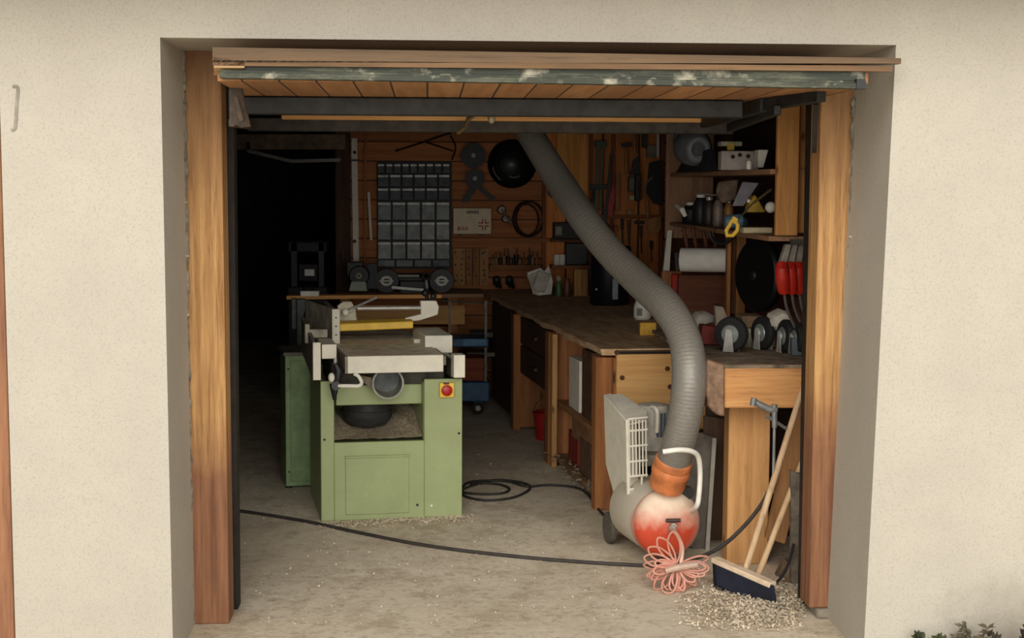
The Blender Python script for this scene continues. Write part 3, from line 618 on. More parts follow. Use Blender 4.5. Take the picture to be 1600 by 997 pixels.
c = P(800, 256, DW-.02); m = MB(); m.lathe([(.205, 0), (.215, -.01), (.20, -.03), (.15, -.05), (.12, -.06), (.115, -.12), (.05, -.14), (.001, -.145)], c, (0, 1, 0), 36); m.build('shade', plain((18, 18, 20), .35, .2, .2, 'gloss_black'), T)
m = MB(); m.tube(arc(c+Vector((0, -.065, 0)), .175, 190, 235, 8), .006, 6); m.tube(arc(c+Vector((.01, -.125, -.02)), .10, 245, 300, 8), .007, 6); m.build('pale_trim', plain((170, 168, 150), .4, .3, .1, 'trim_metal'), T)
# first-aid box
T = wthing('first_aid_box', 738, 367, 'cream first-aid box with a red cross on the back wall', 'first-aid box')
wb(708, 325, 768, 366, DW-.1, .11).build('case', plain((222, 206, 166), .5, 0, .05, 'first_aid_cream'), T, bevel=.008)
m = MB(); Dx = DW-.104
REDM = plain((176, 44, 24), .5, 0, .05, 'cross_red')
for (x0, y0, x1, y1) in ((753, 342, 755, 350), (757.5, 342, 759.5, 350), (753, 352.5, 755, 360), (757.5, 352.5, 759.5, 360), (747, 347.2, 754, 349.2), (759, 347.2, 764, 349.2), (747, 352.2, 754, 354.2), (759, 352.2, 764, 354.2)): wb(x0, y0, x1, y1, Dx, .004, m)
m.build('cross_emblem', REDM, T)
m = MB()
for i, (w_, h_) in enumerate(((5, 6), (2, 5), (2, 6), (2, 4), (2, 6))): wb(715+[0, 6, 9, 12, 14][i], 360-h_, 715+[0, 6, 9, 12, 14][i]+w_*.8, 360, Dx, .004, m)
m.build('lower_lettering', REDM, T)
m = MB()
for i in range(9): wb(729+i*2.2, 329+(i % 3 == 1)*.8, 730.5+i*2.2, 334, Dx, .004, m)
m.build('top_lettering', plain((80, 70, 50), .6, 0, .05, 'print'), T)
m = MB(); wb(717, 366, 722, 368.5, DW-.11, .02, m); wb(748, 366, 753, 368.5, DW-.11, .02, m); m.build('latch', DSTEEL, T)
# lamp + wire hoop
T = wthing('hanging_goggles', 785, 340, 'small dark metal mechanism with bright spots right of the first-aid box', 'mechanism'); T.name = 'metal_mechanism'; WM[T.name] = Matrix.Translation(P(785, 340, DW))
m = MB(); c = P(784, 328, DW-.06); m.lathe([(.03, 0), (.04, .02), (.04, .05)], c, (0, 1, 0)); m.lathe([(.025, 0), (.035, .02), (.03, .05)], P(790, 342, DW-.06), (0, 1, 0)); m.beam(c, P(800, 352, DW-.05), .03, .02); m.build('casting', plain((84, 76, 66), .4, .6, .3, 'casting'), T)
m = MB(); c = P(825, 342, DW-.05); m.ring(c, .155, .009, sx=.85); m.ring(c+Vector((-.02, -.02, -.01)), .14, .008, sx=.8); m.ring(c+Vector((.015, -.03, 0)), .15, .008, sx=.82)
one(m, 'wire_coil', plain((60, 32, 26), .5, .2, .2, 'dark_coil'), 'dark reddish coil of wire hanging right of the metal mechanism', 'wire coil')
# shelf strips
one(wb(706, 372, 866, 378, DW-.12, .12), 'wall_shelf', BX, 'long narrow brown shelf below the first-aid box', 'shelf', bevel=.002)
one(wb(765, 414, 846, 421, DW-.12, .12), 'wall_shelf', wood((160, 104, 56), (110, 66, 34), 'X'), 'short brown shelf carrying upright hand tools above the back bench', 'shelf', bevel=.002)
T = wthing('drill_bit_rack', 736, 445, 'pale wooden drill-bit rack of vertical boards under the long shelf', 'tool rack')
for i, (xa, xb, s_) in enumerate(((708, 727, 0), (728, 738, 1), (739, 749, 1), (750, 763, 0))):
    bd = wb(xa, 388, xb, 446, DW-.08-.01*(i % 2), .08).build('rack_board', wood((196, 148, 90), (150, 104, 58), 'Z') if not s_ else wood((170, 116, 64), (120, 76, 40), 'Z'), T)
    m = MB()
    for k in range(6):
        for xx in ((xa+5, xb-5) if xb-xa > 12 else ((xa+xb)/2,)):
            if random.random() < .8:
                q = P(xx+random.uniform(-1.5, 1.5), 394+k*9+random.uniform(-2, 2), DW-.1); m.cyl(q, q+Vector((0, .03, 0)), random.uniform(.006, .013), n=8)
    m.build('drill_bits', plain((44, 34, 26), .5, .4, .2, 'bit_steel'), bd)
# hand tools upright on the short shelf
for i in range(12):
    px = 770+i*6.2+random.uniform(-1.5, 1.5); h_ = random.uniform(16, 28); top = 414-h_
    T = thing('hand_tool', P(px, 414, DW-.06), 'small upright hand tool standing in the row on the short brown shelf', 'hand tool', group='hand tools on the short shelf')
    m = MB(); m.cyl(P(px, 414, DW-.06), P(px+random.uniform(-.6, .6), top+h_*.45, DW-.06), .013, .016, 10)
    m.build('handle', random.choice([BZ, BLACK, plain((130, 80, 44), .6, 0, .1, 'dark_handle'), plain((160, 120, 80), .6, 0, .1, 'beech')]), T)
    m = MB(); m.cyl(P(px, top+h_*.45, DW-.06), P(px+random.uniform(-1, 1), top, DW-.06), .006, .005, 8); m.build('shaft', plain((110, 104, 96), .4, .6, .2, 'shaft'), T)
for i, (px, lab) in enumerate(((776, 'black spring clamp standing under the left end of the short shelf'), (796, 'black spring clamp standing just right of the other one under the short shelf'))):
    m = MB(); q = P(px, 440, DW-.1); m.ball(P(px, 437, DW-.1), (.035, .02, .035), 8); m.beam(P(px-5, 441, DW-.1), P(px+2, 449, DW-.12), .02, .02); m.beam(P(px+4, 440, DW-.1), P(px+6, 450, DW-.14), .02, .02)
    one(m, 'spring_clamp', BLACK, lab, 'clamp')
q = P(845, 460, 12.7)
m = MB(); rnd = random.Random(3); pts = [(823, 426), (845, 418), (850, 424), (858, 414), (864, 440), (862, 460), (842, 462), (833, 460)]
m.ext([P(x, y, 12.6+rnd.uniform(-.05, .05)) for x, y in pts], (0, .03, 0)); m.obox(P(846, 440, 12.55), (.11, .02, .16), (.1, .3, .2)); m.obox(P(838, 442, 12.58), (.1, .01, .17), (.2, -.4, -.4))
one(m, 'crumpled_plastic_bag', plain((206, 200, 184), .4, 0, .15, 'white_bag'), 'crumpled white plastic bag standing on the far bench', 'plastic bag', bevel=.004)

# ================================================================ RIGHT BENCH
bo = G(942, 797); b2 = G(808, 668); dirb = (b2-bo).normalized(); BRZ = math.atan2(dirb.y, dirb.x)-math.pi/2
BF = Frame(bo, BRZ)
def bl(px, py, ax, v): return BF.hit(px, py, ax, v)
zt_ = .925; LB_ = (YB-bo.y)-.02
T = thing('main_workbench', bo, 'long rough wooden workbench running down the right side to the back wall', 'workbench', rz=BRZ)
m = MB(); nseg = 26; rnd = random.Random(5); vs = []
for i in range(nseg+1):
    y = -.06+(LB_+.0)*i/nseg; x = -.03+rnd.uniform(-.025, .02); 
    for (xx, zz) in ((x, zt_-.035), (x-.01, zt_), (1.0+y*.1, zt_), (1.0+y*.1, zt_-.035)): vs.append((xx, y, zz+rnd.uniform(-.004, .004)))
fs = [(i*4+k, i*4+(k+1) % 4, (i+1)*4+(k+1) % 4, (i+1)*4+k) for i in range(nseg) for k in range(4)]+[(3, 2, 1, 0), tuple(nseg*4+k for k in range(4))]
def bentop():
    mm, t, b_ = nt('rough_benchtop')
    f_ = noise(t, 2.2, detail=8, rough=.75, mapscale=(6, 1.6, 6)); f2 = noise(t, 9, detail=7, rough=.8)
    c_ = mix(t, ramp(t, f_, gray(.35, .65)), lin((226, 194, 152)), lin((176, 138, 98)))
    c_ = mix(t, ramp(t, f2, gray(.55, .7)), c_, lin((92, 66, 42)))
    t.links.new(c_, b_.inputs['Base Color']); b_.inputs['Roughness'].default_value = .85; bump(t, b_, f2, .5, .01); return mm
m.add(vs, fs); m.build('worktop', bentop(), T, local=True)
# end panel facing the door
wend = bl(1062, 560, 1, 0).x
def endboards():
    return planks('orange_end_boards', (232, 184, 118), (204, 148, 88), pitch=.45)
m = MB(); m.box(.05, wend+.25, -.095, -.062, .30, zt_-.006)
EP = m.build('end_panel', endboards(), T, local=True)
for px, py in ((966, 587), (1036, 573), (1040, 601), (958, 548)):
    q = bl(px, py, 1, 0); MB().cyl((q.x, -.099, q.z), (q.x, -.09, q.z), .014, n=12).build('knot', plain((84, 48, 22), .7, 0, .1, 'knot'), EP, local=True)
0 and MB().box(.03, wend+.2, -.035, .0, zt_-.1, zt_-.03).build('end_batten', wood((214, 154, 84), (170, 112, 54), 'X'), T, bevel=.004, local=True)
postm = wood((176, 116, 62), (122, 74, 38), 'Z')
MB().box(-.05, .05, -.01, .09, 0, zt_-.05).build('leg', postm, T, bevel=.004, local=True)
MB().box(.04, .1, -.06, .04, 0, zt_-.05).build('leg', postm, T, bevel=.004, local=True)
def yon(px, py): return bl(px, py, 0, 0).y
y2 = yon(862, 722); y3 = yon(812, 670)
for yy, w_ in ((y2-.13, .13), (y3, .12)):
    MB().box(-.05, .005, yy, yy+w_, 0, zt_-.05).build('leg', postm, T, bevel=.004, local=True)
MB().box(-.045, -.01, y2-.24, y2-.15, 0, zt_-.05).build('leg', wood((206, 160, 104), (160, 112, 64), 'Z'), T, bevel=.004, local=True)
MB().box(.55, .58, .03, LB_, 0.02, zt_-.05).build('back_boards', planks('dark_red_boards', (118, 66, 38), (84, 42, 24), pitch=.16, vertical=False), T, local=True)
MB().box(0, .55, .05, y2-.1, .40, .43).build('shelf', wood((170, 120, 74), (120, 78, 44), 'Y'), T, local=True)
MB().box(0, .55, .05, y2-.1, .03, .07).build('shelf', wood((160, 124, 86), (110, 80, 52), 'Y'), T, local=True)
MB().box(0, .55, y2-.12, y2-.09, .02, zt_-.05).build('divider', BZ, T, local=True)
MB().box(0, .55, y3, y3+.03, .02, zt_-.05).build('divider', BZ, T, local=True)
for z0, z1 in ((.66, .86), (.44, .645)):
    dr = MB().box(.0, .5, y2+.01, y3-.01, z0, z1).build('drawer', wood((84, 50, 30), (54, 30, 18), 'Y', knots=False), T, bevel=.004, local=True); 
    MB().box(-.02, .0, (y2+y3)/2-.08, (y2+y3)/2+.08, (z0+z1)/2-.01, (z0+z1)/2+.01).build('handle', plain((70, 50, 36), .5, 0, .2, 'pull'), dr, local=True)
MB().box(.01, .04, y3+.12, LB_-.6, .05, zt_-.05).build('side_panel', plain((86, 60, 42), .8, 0, .2, 'dark_panel'), T, local=True)
# things inside the bench
def bthing(name, x0, y0, x1, y1, lx, dep, zr, mat, label, cat, bevel=.003):
    a, b = bl(x0, y1, 0, lx), bl(x1, y1, 0, lx)
    top = bl((x0+x1)/2, y0, 0, lx).z
    m = MB(); ya, yb = min(a.y, b.y), max(a.y, b.y)
    for v in [(lx, ya, zr), (lx+dep, ya, zr), (lx+dep, yb, zr), (lx, yb, zr), (lx, ya, top), (lx+dep, ya, top), (lx+dep, yb, top), (lx, yb, top)]: m.v.append(BF.m @ Vector(v))
    m.f = [(0, 3, 2, 1), (4, 5, 6, 7), (0, 1, 5, 4), (1, 2, 6, 5), (2, 3, 7, 6), (3, 0, 4, 7)]
    return one(m, name, mat, label, cat, bevel)
bthing('cardboard_box', 889, 560, 905, 610, .03, .16, .432, plain((230, 224, 210), .6, 0, .05, 'white_card'), 'tall white box standing on the bench middle shelf', 'box')
bthing('carton', 909, 548, 924, 618, .03, .25, .432, plain((96, 62, 38), .8, 0, .2, 'brown_card'), 'tall brown board box right of the white box on the bench middle shelf', 'box')
bthing('carton', 893, 655, 926, 690, .03, .3, .25, plain((150, 108, 72), .8, 0, .2, 'tan_card'), 'tan drawer box hanging low under the bench middle shelf', 'box')
bthing('carton', 905, 692, 928, 742, .02, .3, .072, plain((112, 78, 54), .8, 0, .2, 'mid_card'), 'brown wooden crate on the bench bottom shelf', 'crate')
bthing('carton', 888, 676, 903, 708, .04, .15, .072, plain((140, 40, 28), .6, 0, .2, 'red_card'), 'dark red box behind the brown crate on the bench bottom shelf', 'box')
q = bl(836, 655, 0, .04); T = thing('red_bucket', BF.m @ Vector((.14, q.y, 0)), 'red bucket on the floor under the bench drawers', 'bucket')
c = BF.m @ Vector((.14, q.y, 0)); MB().lathe([(.09, 0), (.11, .18), (.12, .19), (.12, .2), (.1, .2), (.08, .03)], c).build('body', plain((180, 36, 30), .5, 0, .1, 'bucket_red'), T)
MB().tube(arc(c+Vector((0, 0, .19)), .115, 0, 180, 10), .004, 6).build('handle', STEEL, T)
q = BF.m @ Vector((.05, y2+.25, 0)); one(MB().obox(q+Vector((0.02, 0, .11)), (.12, .2, .22), (0, 0, BRZ)), 'paint_tin', plain((110, 100, 84), .7, .1, .2, 'tin_grey'), 'grey-brown box on the floor in front of the red bucket', 'box', bevel=.005)
# things on the main bench
Dq = 12.2
one(wb(897, 421, 919, 463, 12.7, .1), 'wooden_box', wood((200, 154, 84), (120, 74, 30), 'Z'), 'small yellowish wooden box on the bench left of the black canister', 'box', bevel=.003)
T = thing('green_bottle', P(873, 462, 11.1), 'green bottle with pale cap standing on the bench beside the plastic bag', 'bottle')
c = P(873, 459, 12.6); c.z = zt_
MB().lathe([(.028, 0), (.03, .01), (.03, .1), (.018, .13)], c).build('body', plain((70, 110, 64), .4, 0, .1, 'green_glass'), T); MB().lathe([(.02, .13), (.022, .135), (.022, .17)], c).build('cap', plain((170, 168, 130), .5, 0, .1, 'cap'), T)
c = P(886, 460, 12.6); c.z = zt_; one(MB().lathe([(.025, 0), (.03, .03), (.03, .1), (.02, .14), (.018, .15)], c), 'brown_jar', plain((110, 64, 36), .5, 0, .2, 'brown_jar'), 'brown jar between the green bottle and the wooden box', 'jar')
T = thing('black_canister', P(950, 476, 10.3), 'big black canister with a pale label on the bench behind the grey hose', 'canister')
c = P(952, 474, 11.75); c.z = zt_; cr = .155
MB().lathe([(cr*.93, 0), (cr, .015), (cr, .40), (cr*1.06, .41), (cr*1.06, .44), (cr*.9, .455)], c, n=32).build('body', plain((20, 22, 28), .35, 0, .2, 'black_drum'), T)
a, b = P(957, 468, 11.58), P(966, 436, 11.58); MB().box(a.x, b.x, 11.585-CAMD, 11.7-CAMD, a.z, b.z).build('label', plain((130, 140, 146), .5, 0, .05, 'label'), T)
m = MB(); q = P(932, 452, 11.62); m.ball(q, (.012, .01, .01), 6); m.build('tap', ALU, T)
T = thing('white_tub', P(1005, 500, 9.2), 'white plastic bottle with grey print beside the grey hose', 'bottle')
c = P(1004, 498, 10.45); c.z = zt_
MB().lathe([(.05, 0), (.062, .015), (.062, .09), (.055, .11), (.04, .15), (.035, .17)], c).build('body', WHITE, T)
MB().box(c.x-.045, c.x-.012, c.y-.063, c.y-.04, zt_+.03, zt_+.08).build('print', plain((130, 130, 124), .6, 0, .05, 'grey_print'), T)
c = P(1013, 521, 9.3); one(MB().box(c.x-.05, c.x+.05, c.y, c.y+.06, zt_+.001, zt_+.08), 'yellow_sponge', plain((226, 176, 70), .9, 0, .15, 'sponge'), 'yellow block of foam on the bench front corner', 'sponge', bevel=.006)
# shelf on back wall above bench with dark crates
one(wb(862, 415, 922, 420, DW-.3, .3), 'wall_shelf', BX, 'brown shelf with white mugs above the far end of the bench', 'shelf')
one(wb(862, 374, 930, 378, DW-.3, .3), 'wall_shelf', wood((120, 74, 44), (80, 46, 26), 'X'), 'upper brown shelf holding a dark radio behind the grey hose', 'shelf')
one(wb(866, 348, 915, 373, DW-.25, .2), 'dark_radio', plain((26, 22, 20), .6, 0, .2, 'dark_case'), 'dark radio case on the upper shelf behind the grey hose', 'radio', bevel=.004)
one(wb(868, 354, 878, 368, DW-.28, .03), 'small_tin', plain((130, 124, 100), .5, .2, .2, 'old_tin'), 'small pale tin standing in front of the dark radio case', 'tin')
for px, w_, lab in ((870, 5, 'white mug at the left end of the mug shelf'), (879, 4, 'white mug standing second on the mug shelf'), (905, 3, 'narrow white cup at the right of the mug shelf')):
    T = thing('mug', P(px, 414, DW-.2), lab, 'mug'); c = P(px, 414, DW-.2); r = w_*.0056
    MB().lathe([(r, 0), (r*1.05, .01), (r*1.05, .09), (r*.8, .09), (r*.8, .02)], c).build('cup', WHITE, T); MB().ring(c+Vector((r*1.2, 0, .045)), .02, .004).build('handle', WHITE, T)
one(wb(884, 380, 918, 414, DW-.22, .2), 'black_case', BLACK, 'black tool case standing between the mugs on the shelf', 'case', bevel=.006)

# ---- back wall tools to the right of the hose
T = thing('tool_board', P(940, 400, DW-.1), 'orange-brown wooden tool board covering the right end of the back wall', 'tool board')
wb(852, 200, 1034, 450, DW-.05, .05).build('board', planks('tool_board_wood', (238, 154, 84), (196, 116, 60), pitch=.32, axis='Z'), T)
wb(870, 205, 918, 330, DW-.12, .07).build('light_panel', wood((246, 176, 96), (216, 140, 66), 'Z'), T, bevel=.003)
for x in (848, 921, 955, 1031): wb(x, 200, x+5, 450, DW-.1, .06).build('batten', wood((150, 88, 46), (104, 58, 30), 'Z', knots=False), T)
wb(930, 336, 1034, 342, DW-.14, .1).build('rail', wood((160, 92, 46), (110, 60, 30), 'X', knots=False), T)
def htool(name, head, headmat, shaft, shaftmat, label, cat, D=DW-.16):
    T = thing(name, P(shaft[0][0], shaft[0][1], D), label, cat)
    m = MB(); m.tube([P(x, y, D) for x, y in shaft], .014, 8); m.build('handle', shaftmat, T)
    m = MB(); m.ext([P(x, y, D-.015) for x, y in head], (0, .035, 0)); m.build('head', headmat, T, bevel=.003)
BEECH = plain((186, 130, 76), .6, 0, .15, 'beech_handle'); GRN = plain((70, 92, 60), .5, 0, .15, 'green_metal'); OLD = plain((70, 66, 60), .5, .5, .2, 'old_steel')
T = thing('sash_clamp', P(936, 330, DW-.16), 'tall green sash clamp hanging on the tool board', 'clamp')
for x in (932, 940): MB().beam(P(x+1, 226, DW-.16), P(x-2, 330, DW-.16), .022, .02).build('bar', GRN, T)
wb(930, 220, 948, 230, DW-.18, .05).build('jaw', GRN, T, bevel=.003); wb(922, 288, 948, 296, DW-.18, .05).build('jaw', BLACK, T, bevel=.003)
m = MB(); m.cyl(P(928, 295, DW-.2), P(926, 318, DW-.2), .012); m.build('screw', OLD, T)
T = thing('long_saw', P(945, 350, DW-.2), 'long narrow black saw hanging right of the green sash clamp', 'saw')
MB().ext([P(x, y, DW-.2) for x, y in ((953, 240), (956, 240), (952, 300), (948, 348), (942, 350), (948, 300))], (0, .01, 0)).build('blade', BLACK, T)
MB().ring(P(945, 358, DW-.2), .045, .014, sx=.7).build('grip', BLACK, T)
htool('claw_hammer', [(970, 224), (986, 222), (988, 229), (972, 230)], BLACK, [(978, 228), (979, 272)], BEECH, 'claw hammer with beech handle hanging high on the tool board', 'hammer')
htool('hatchet', [(1003, 205), (1012, 210), (1010, 232), (1003, 230)], OLD, [(990, 207), (992, 240)], BEECH, 'hatchet hanging at the top of the tool board below the door tube', 'hatchet')
T = thing('hand_saw', P(1018, 320, DW-.2), 'dark wide saw blade with pale curved handle at the right of the tool board', 'saw')
MB().ext([P(x, y, DW-.2) for x, y in ((1014, 254), (1033, 250), (1035, 322), (1020, 318), (1010, 300))], (0, .01, 0)).build('blade', plain((24, 24, 26), .5, .3, .2, 'dark_blade'), T)
m = MB(); m.tube(smooth([P(x, y, DW-.22) for x, y in ((1020, 277), (1012, 283), (1008, 296), (1010, 310))], 5), .010, 8); m.build('handle', plain((150, 130, 100), .5, 0, .1, 'pale_handle'), T)
T = thing('wooden_paddle', P(1020, 368, DW-.2), 'light wooden paddle with rounded blade hanging below the wide saw', 'paddle')
MB().ext([P(x, y, DW-.2) for x, y in ((1011, 342), (1032, 338), (1034, 356), (1028, 365), (1016, 366), (1010, 356))], (0, .02, 0)).build('blade', wood((200, 146, 84), (150, 100, 52), 'Z'), T, bevel=.004)
MB().beam(P(1010, 310, DW-.2), P(1012, 345, DW-.2), .02, .025).build('handle', BEECH, T)
T = thing('cordless_tool', P(990, 300, DW-.2), 'grey and black jigsaw hanging in the middle of the tool board', 'power tool')
wb(982, 276, 992, 300, DW-.24, .06).build('body', plain((110, 104, 92), .5, .2, .2, 'tool_grey'), T, bevel=.008); wb(992, 272, 1001, 314, DW-.24, .06).build('grip', BLACK, T, bevel=.008); wb(983, 306, 991, 313, DW-.24, .04).build('shoe', plain((190, 160, 120), .5, .2, .1, 'shoe'), T)
MB().ext([P(x, y, DW-.22) for x, y in ((984, 274), (990, 250), (998, 244), (1000, 272))], (0, .04, 0)).build('nose', BLACK, T)
wb(1012, 226, 1024, 240, DW-.22, .05).build if False else None
one(wb(1011, 227, 1025, 246, DW-.22, .06), 'small_carton', plain((150, 140, 120), .7, 0, .15, 'pale_carton'), 'small pale carton hanging near the top right of the tool board', 'carton', bevel=.003)
one(wb(1026, 207, 1030, 245, DW-.2, .03), 'folding_rule', CREAM, 'pale upright ruler beside the small carton', 'ruler')
one(wb(962, 270, 968, 330, DW-.16, .03), 'chisel', plain((180, 110, 60), .6, 0, .15, 'red_handle'), 'brown upright file hanging right of the long saw', 'file')
one(MB().ext([P(x, y, DW-.17) for x, y in ((948, 318), (958, 288), (962, 300), (956, 340), (950, 336))], (0, .03, 0)), 'red_square', RED, 'red tapered tool hanging between the long saw and the file', 'tool')
specs = [(957, 352, 966, 362, (170, 96, 50), 'pale wooden mallet head at the lower left of the tool board', 'mallet'), (980, 328, 990, 336, (190, 150, 100), 'small pale hand plane resting on the tool board rail', 'hand plane'), (970, 340, 974, 386, (60, 50, 44), 'dark upright screwdriver below the tool board rail at the left', 'screwdriver'),
         (981, 344, 984, 400, (120, 76, 44), 'brown screwdriver hanging second below the tool board rail', 'screwdriver'), (992, 345, 1007, 350, (44, 36, 30), 'dark pliers lying along the tool board rail', 'pliers'), (1000, 352, 1003, 396, (90, 60, 40), 'thin brown awl hanging third below the tool board rail', 'awl'), (1016, 376, 1019, 410, (76, 60, 48), 'dark thin file hanging under the wooden paddle', 'file')]
for x0, y0, x1, y1, c_, lab, cat in specs:
    D = DW-.10; cx = (x0+x1)/2; T = thing(cat.replace(' ', '_'), P(cx, y1, D), lab, cat); mt = plain(c_, .6, 0, .15, 'tool_colour')
    if y1-y0 > 20:
        MB().cyl(P(cx, y0, D), P(cx, y0+(y1-y0)*.4, D), .016, .013, 10).build('handle', mt, T); MB().cyl(P(cx, y0+(y1-y0)*.4, D), P(cx+1, y1, D), .006, .005, 8).build('shaft', OLD, T)
    else:
        wb(x0, y0, x1, y1, D, .04).build('head', mt, T, bevel=.006); MB().cyl(P(cx, y1, D+.02), P(cx, y1+18, D+.02), .008, n=8).build('handle', BEECH, T)
one(MB().ext([P(x, y, DW-.09) for x, y in ((856, 286), (866, 284), (868, 304), (862, 310), (856, 304))], (0, .04, 0)), 'dark_pouch', BLACK, 'small dark pouch hanging right of the round lamp shade', 'pouch')
# curved hook wires, top-left above bins
m = MB(); m.tube(smooth([P(x, y, DW-.03) for x, y in ((618, 236), (650, 226), (690, 212), (705, 208))], 4), .009, 6); m.tube([P(665, 222, DW-.03), P(708, 236, DW-.03)], .008, 6); m.tube(smooth([P(x, y, DW-.03) for x, y in ((704, 212), (712, 230), (706, 250))], 4), .008, 6)
one(m, 'iron_bracket', plain((44, 34, 28), .6, .3, .2, 'iron'), 'dark iron shelf bracket on the wall above the parts bins', 'bracket')

# ---- trolley
T = thing('blue_trolley', G(745, 646), 'blue tool trolley on castors at the back between planer and bench', 'trolley')
Dt = 12.2
wb(700, 597, 765, 628, Dt, .4).build('lower_bin', BLUE, T, bevel=.01); wb(700, 529, 764, 543, Dt, .4).build('upper_tray', BLUE, T, bevel=.01)
for x in (757,): wb(x, 470, x+4, 600, Dt+.02, .025).build('post', STEEL, T)
wb(701, 470, 704, 600, Dt+.02, .025).build('post', STEEL, T); wb(700, 560, 760, 597, Dt+.1, .3).build('wooden_insert', wood((150, 74, 36), (110, 50, 24), 'X', knots=False), T)
for px in (747, 706):
    c = P(px, 638, Dt-.02); m = MB(); m.lathe([(.03, 0), (.048, .004), (.048, .026), (.03, .03)], c, (0, 1, 0)); w_ = m.build('castor_wheel', RUB, T)
    MB().lathe([(.012, 0), (.022, .004), (.022, .034)], c+Vector((0, -.006, 0)), (0, 1, 0)).build('hub', plain((170, 176, 160), .5, 0, .1, 'hub_grey'), w_)
    MB().box(c.x-.03, c.x+.03, c.y+.03, c.y+.06, c.z, P(px, 627, Dt).z).build('fork', STEEL, T)
wb(724, 530, 760, 540, Dt-.01, .01, None).build('tray_lip', plain((60, 120, 160), .5, 0, .1, 'blue_lip'), T)
one(wb(736, 520, 800, 527, 12.9, .3), 'grey_board', plain((120, 116, 108), .7, 0, .2, 'grey_board'), 'grey board lying on the low rack behind the blue trolley', 'board')
m = wb(768, 520, 798, 560, 12.95, .25); one(m, 'dark_crate', plain((34, 34, 36), .7, 0, .2, 'dark_crate'), 'dark crate under the bench corner beside the blue trolley', 'crate', bevel=.006)
one(wb(730, 551, 790, 557, 12.8, .3), 'metal_shelf_board', plain((140, 130, 110), .6, .2, .2, 'shelf_grey'), 'pale shelf board below the dark crate behind the trolley', 'board')

# ================================================================ RIGHT-HAND CORNER
# wall shelf unit on right wall
XS = P(1210, 300, 7.6).x; 
def sx(px, py, x): v = ray(px, py); return CAM+v*((x-CAM.x)/v.x)
DF = 10.6
T = thing('wall_shelf_unit', (XS, 9.0-CAMD, P(1100, 345, 9).z), 'open wooden wall shelf with two boards and an orange end panel at upper right', 'shelf unit')
zl = P(1100, 348, 8.6).z; zm = zl+.34; zu = 2.5
xf = P(1047, 300, DF).x
yN, yF = 7.62-CAMD, DF-CAMD
ztop = 2.33
# far end panel, near end panels
MB().box(xf-.03, xf+.3, yF, yF+.03, P(1040, 372, DF).z, 2.4).build('end_panel', wood((176, 134, 104), (132, 96, 70), 'Z'), T)
for a_, b_, y0_, yy in ((1212, 1246, 368, 7.6), (1246, 1268, 364, 7.7)):
    a, b = P(a_, y0_, yy), P(b_, y0_, yy); MB().box(a.x, b.x, yy-CAMD, yy-CAMD+.04, a.z, ztop).build('end_board', wood((226, 168, 100), (186, 126, 66), 'Z'), T, bevel=.003)
def shelfboard(z, dep, nm):
    m = MB(); m.hexa([(XS-.01, yN+.04, z-.025), (XR-.01, yN+.04, z-.025), (XR-.01, yF, z-.025), (xf, yF, z-.025), (XS-.01, yN+.04, z), (XR-.01, yN+.04, z), (XR-.01, yF, z), (xf, yF, z)]); return m.build(nm, wood((190, 146, 110), (140, 102, 74), 'Y'), T, bevel=.002)
zl = P(1040, 347, DF).z
zA = zl; shelfboard(zA, .3, 'shelf_board')
zB = P(1205, 262, 7.9).z; zB = (zB+P(1075, 272, 10.0).z)/2; shelfboard(zB, .3, 'shelf_board')
MB().box(XR-.03, XR-.005, yN+.05, yF, zA-.3, ztop).build('back_boards', planks('shelf_back', (92, 50, 30), (64, 32, 20), pitch=.15), T)
# objects on shelves
def shb(name, x0, y0, x1, y1, D, dep, z, mat, label, cat, bevel=.004):
    a, b = P(x0, y1, D), P(x1, y0, D); m = MB().box(a.x, b.x, D-CAMD, D-CAMD+dep, z+.001, max(b.z, z+.02)); return one(m, name, mat, label, cat, bevel)
T = thing('cable_roll', P(1090, 262, 9.3), 'grey roll of tube lying on a dark cloth on the top shelf', 'cable roll')
c = P(1088, 232, 9.2); ax = Vector((-.25, 1, .15))
MB().lathe([(.085, -.02), (.1, 0), (.11, .02), (.11, .1), (.1, .12), (.07, .12)], c, ax, 30).build('coil', plain((112, 116, 122), .4, .1, .15, 'grey_coil'), T)
MB().ring(c+ax*(-.03), .06, .02, ax).build('inner_ring', plain((140, 144, 150), .4, .1, .1, 'pale_coil'), T)
MB().ring(c+ax*.13+Vector((.02, 0, .03)), .1, .018, ax).build('loose_loop', plain((88, 90, 94), .4, .1, .1, 'grey_loop'), T)
m = MB(); m.box(0, 0, 0, 0, 0, 0) if False else None
a = P(1052, 270, 10.1); b = P(1122, 250, 9.0); m = MB(); m.hexa([(a.x, b.y, zB+.001), (b.x, b.y, zB+.001), (b.x, a.y, zB+.001), (a.x+.02, a.y, zB+.001), (a.x+.03, b.y+.03, zB+.13), (b.x-.02, b.y+.02, zB+.13), (b.x-.02, a.y-.05, zB+.1), (a.x+.06, a.y-.05, zB+.1)])
one(m, 'dark_cloth', plain((22, 24, 34), .95, 0, .2, 'navy_cloth'), 'folded dark navy cloth under the grey roll on the top shelf', 'cloth', bevel=.02)
T = thing('egg_carton', P(1160, 264, 8.4), 'pale grey egg carton with dark holes on the top shelf', 'carton')
a, b = P(1127, 262, 8.4), P(1186, 236, 8.4); MB().box(a.x, b.x, a.y, a.y+.1, zB+.001, b.z).build('body', plain((186, 178, 170), .9, 0, .1, 'pulp'), T, bevel=.006)
m = MB()
for i, (px, py) in enumerate(((1145, 245), (1156, 242), (1169, 244), (1181, 240))): q = P(px, py, 8.4); m.lathe([(.012, 0), (.012, .006)], q+Vector((0, -.004, 0)), (0, 1, 0), 10)
m.build('holes', plain((60, 34, 40), .8, 0, .1, 'hole'), T)
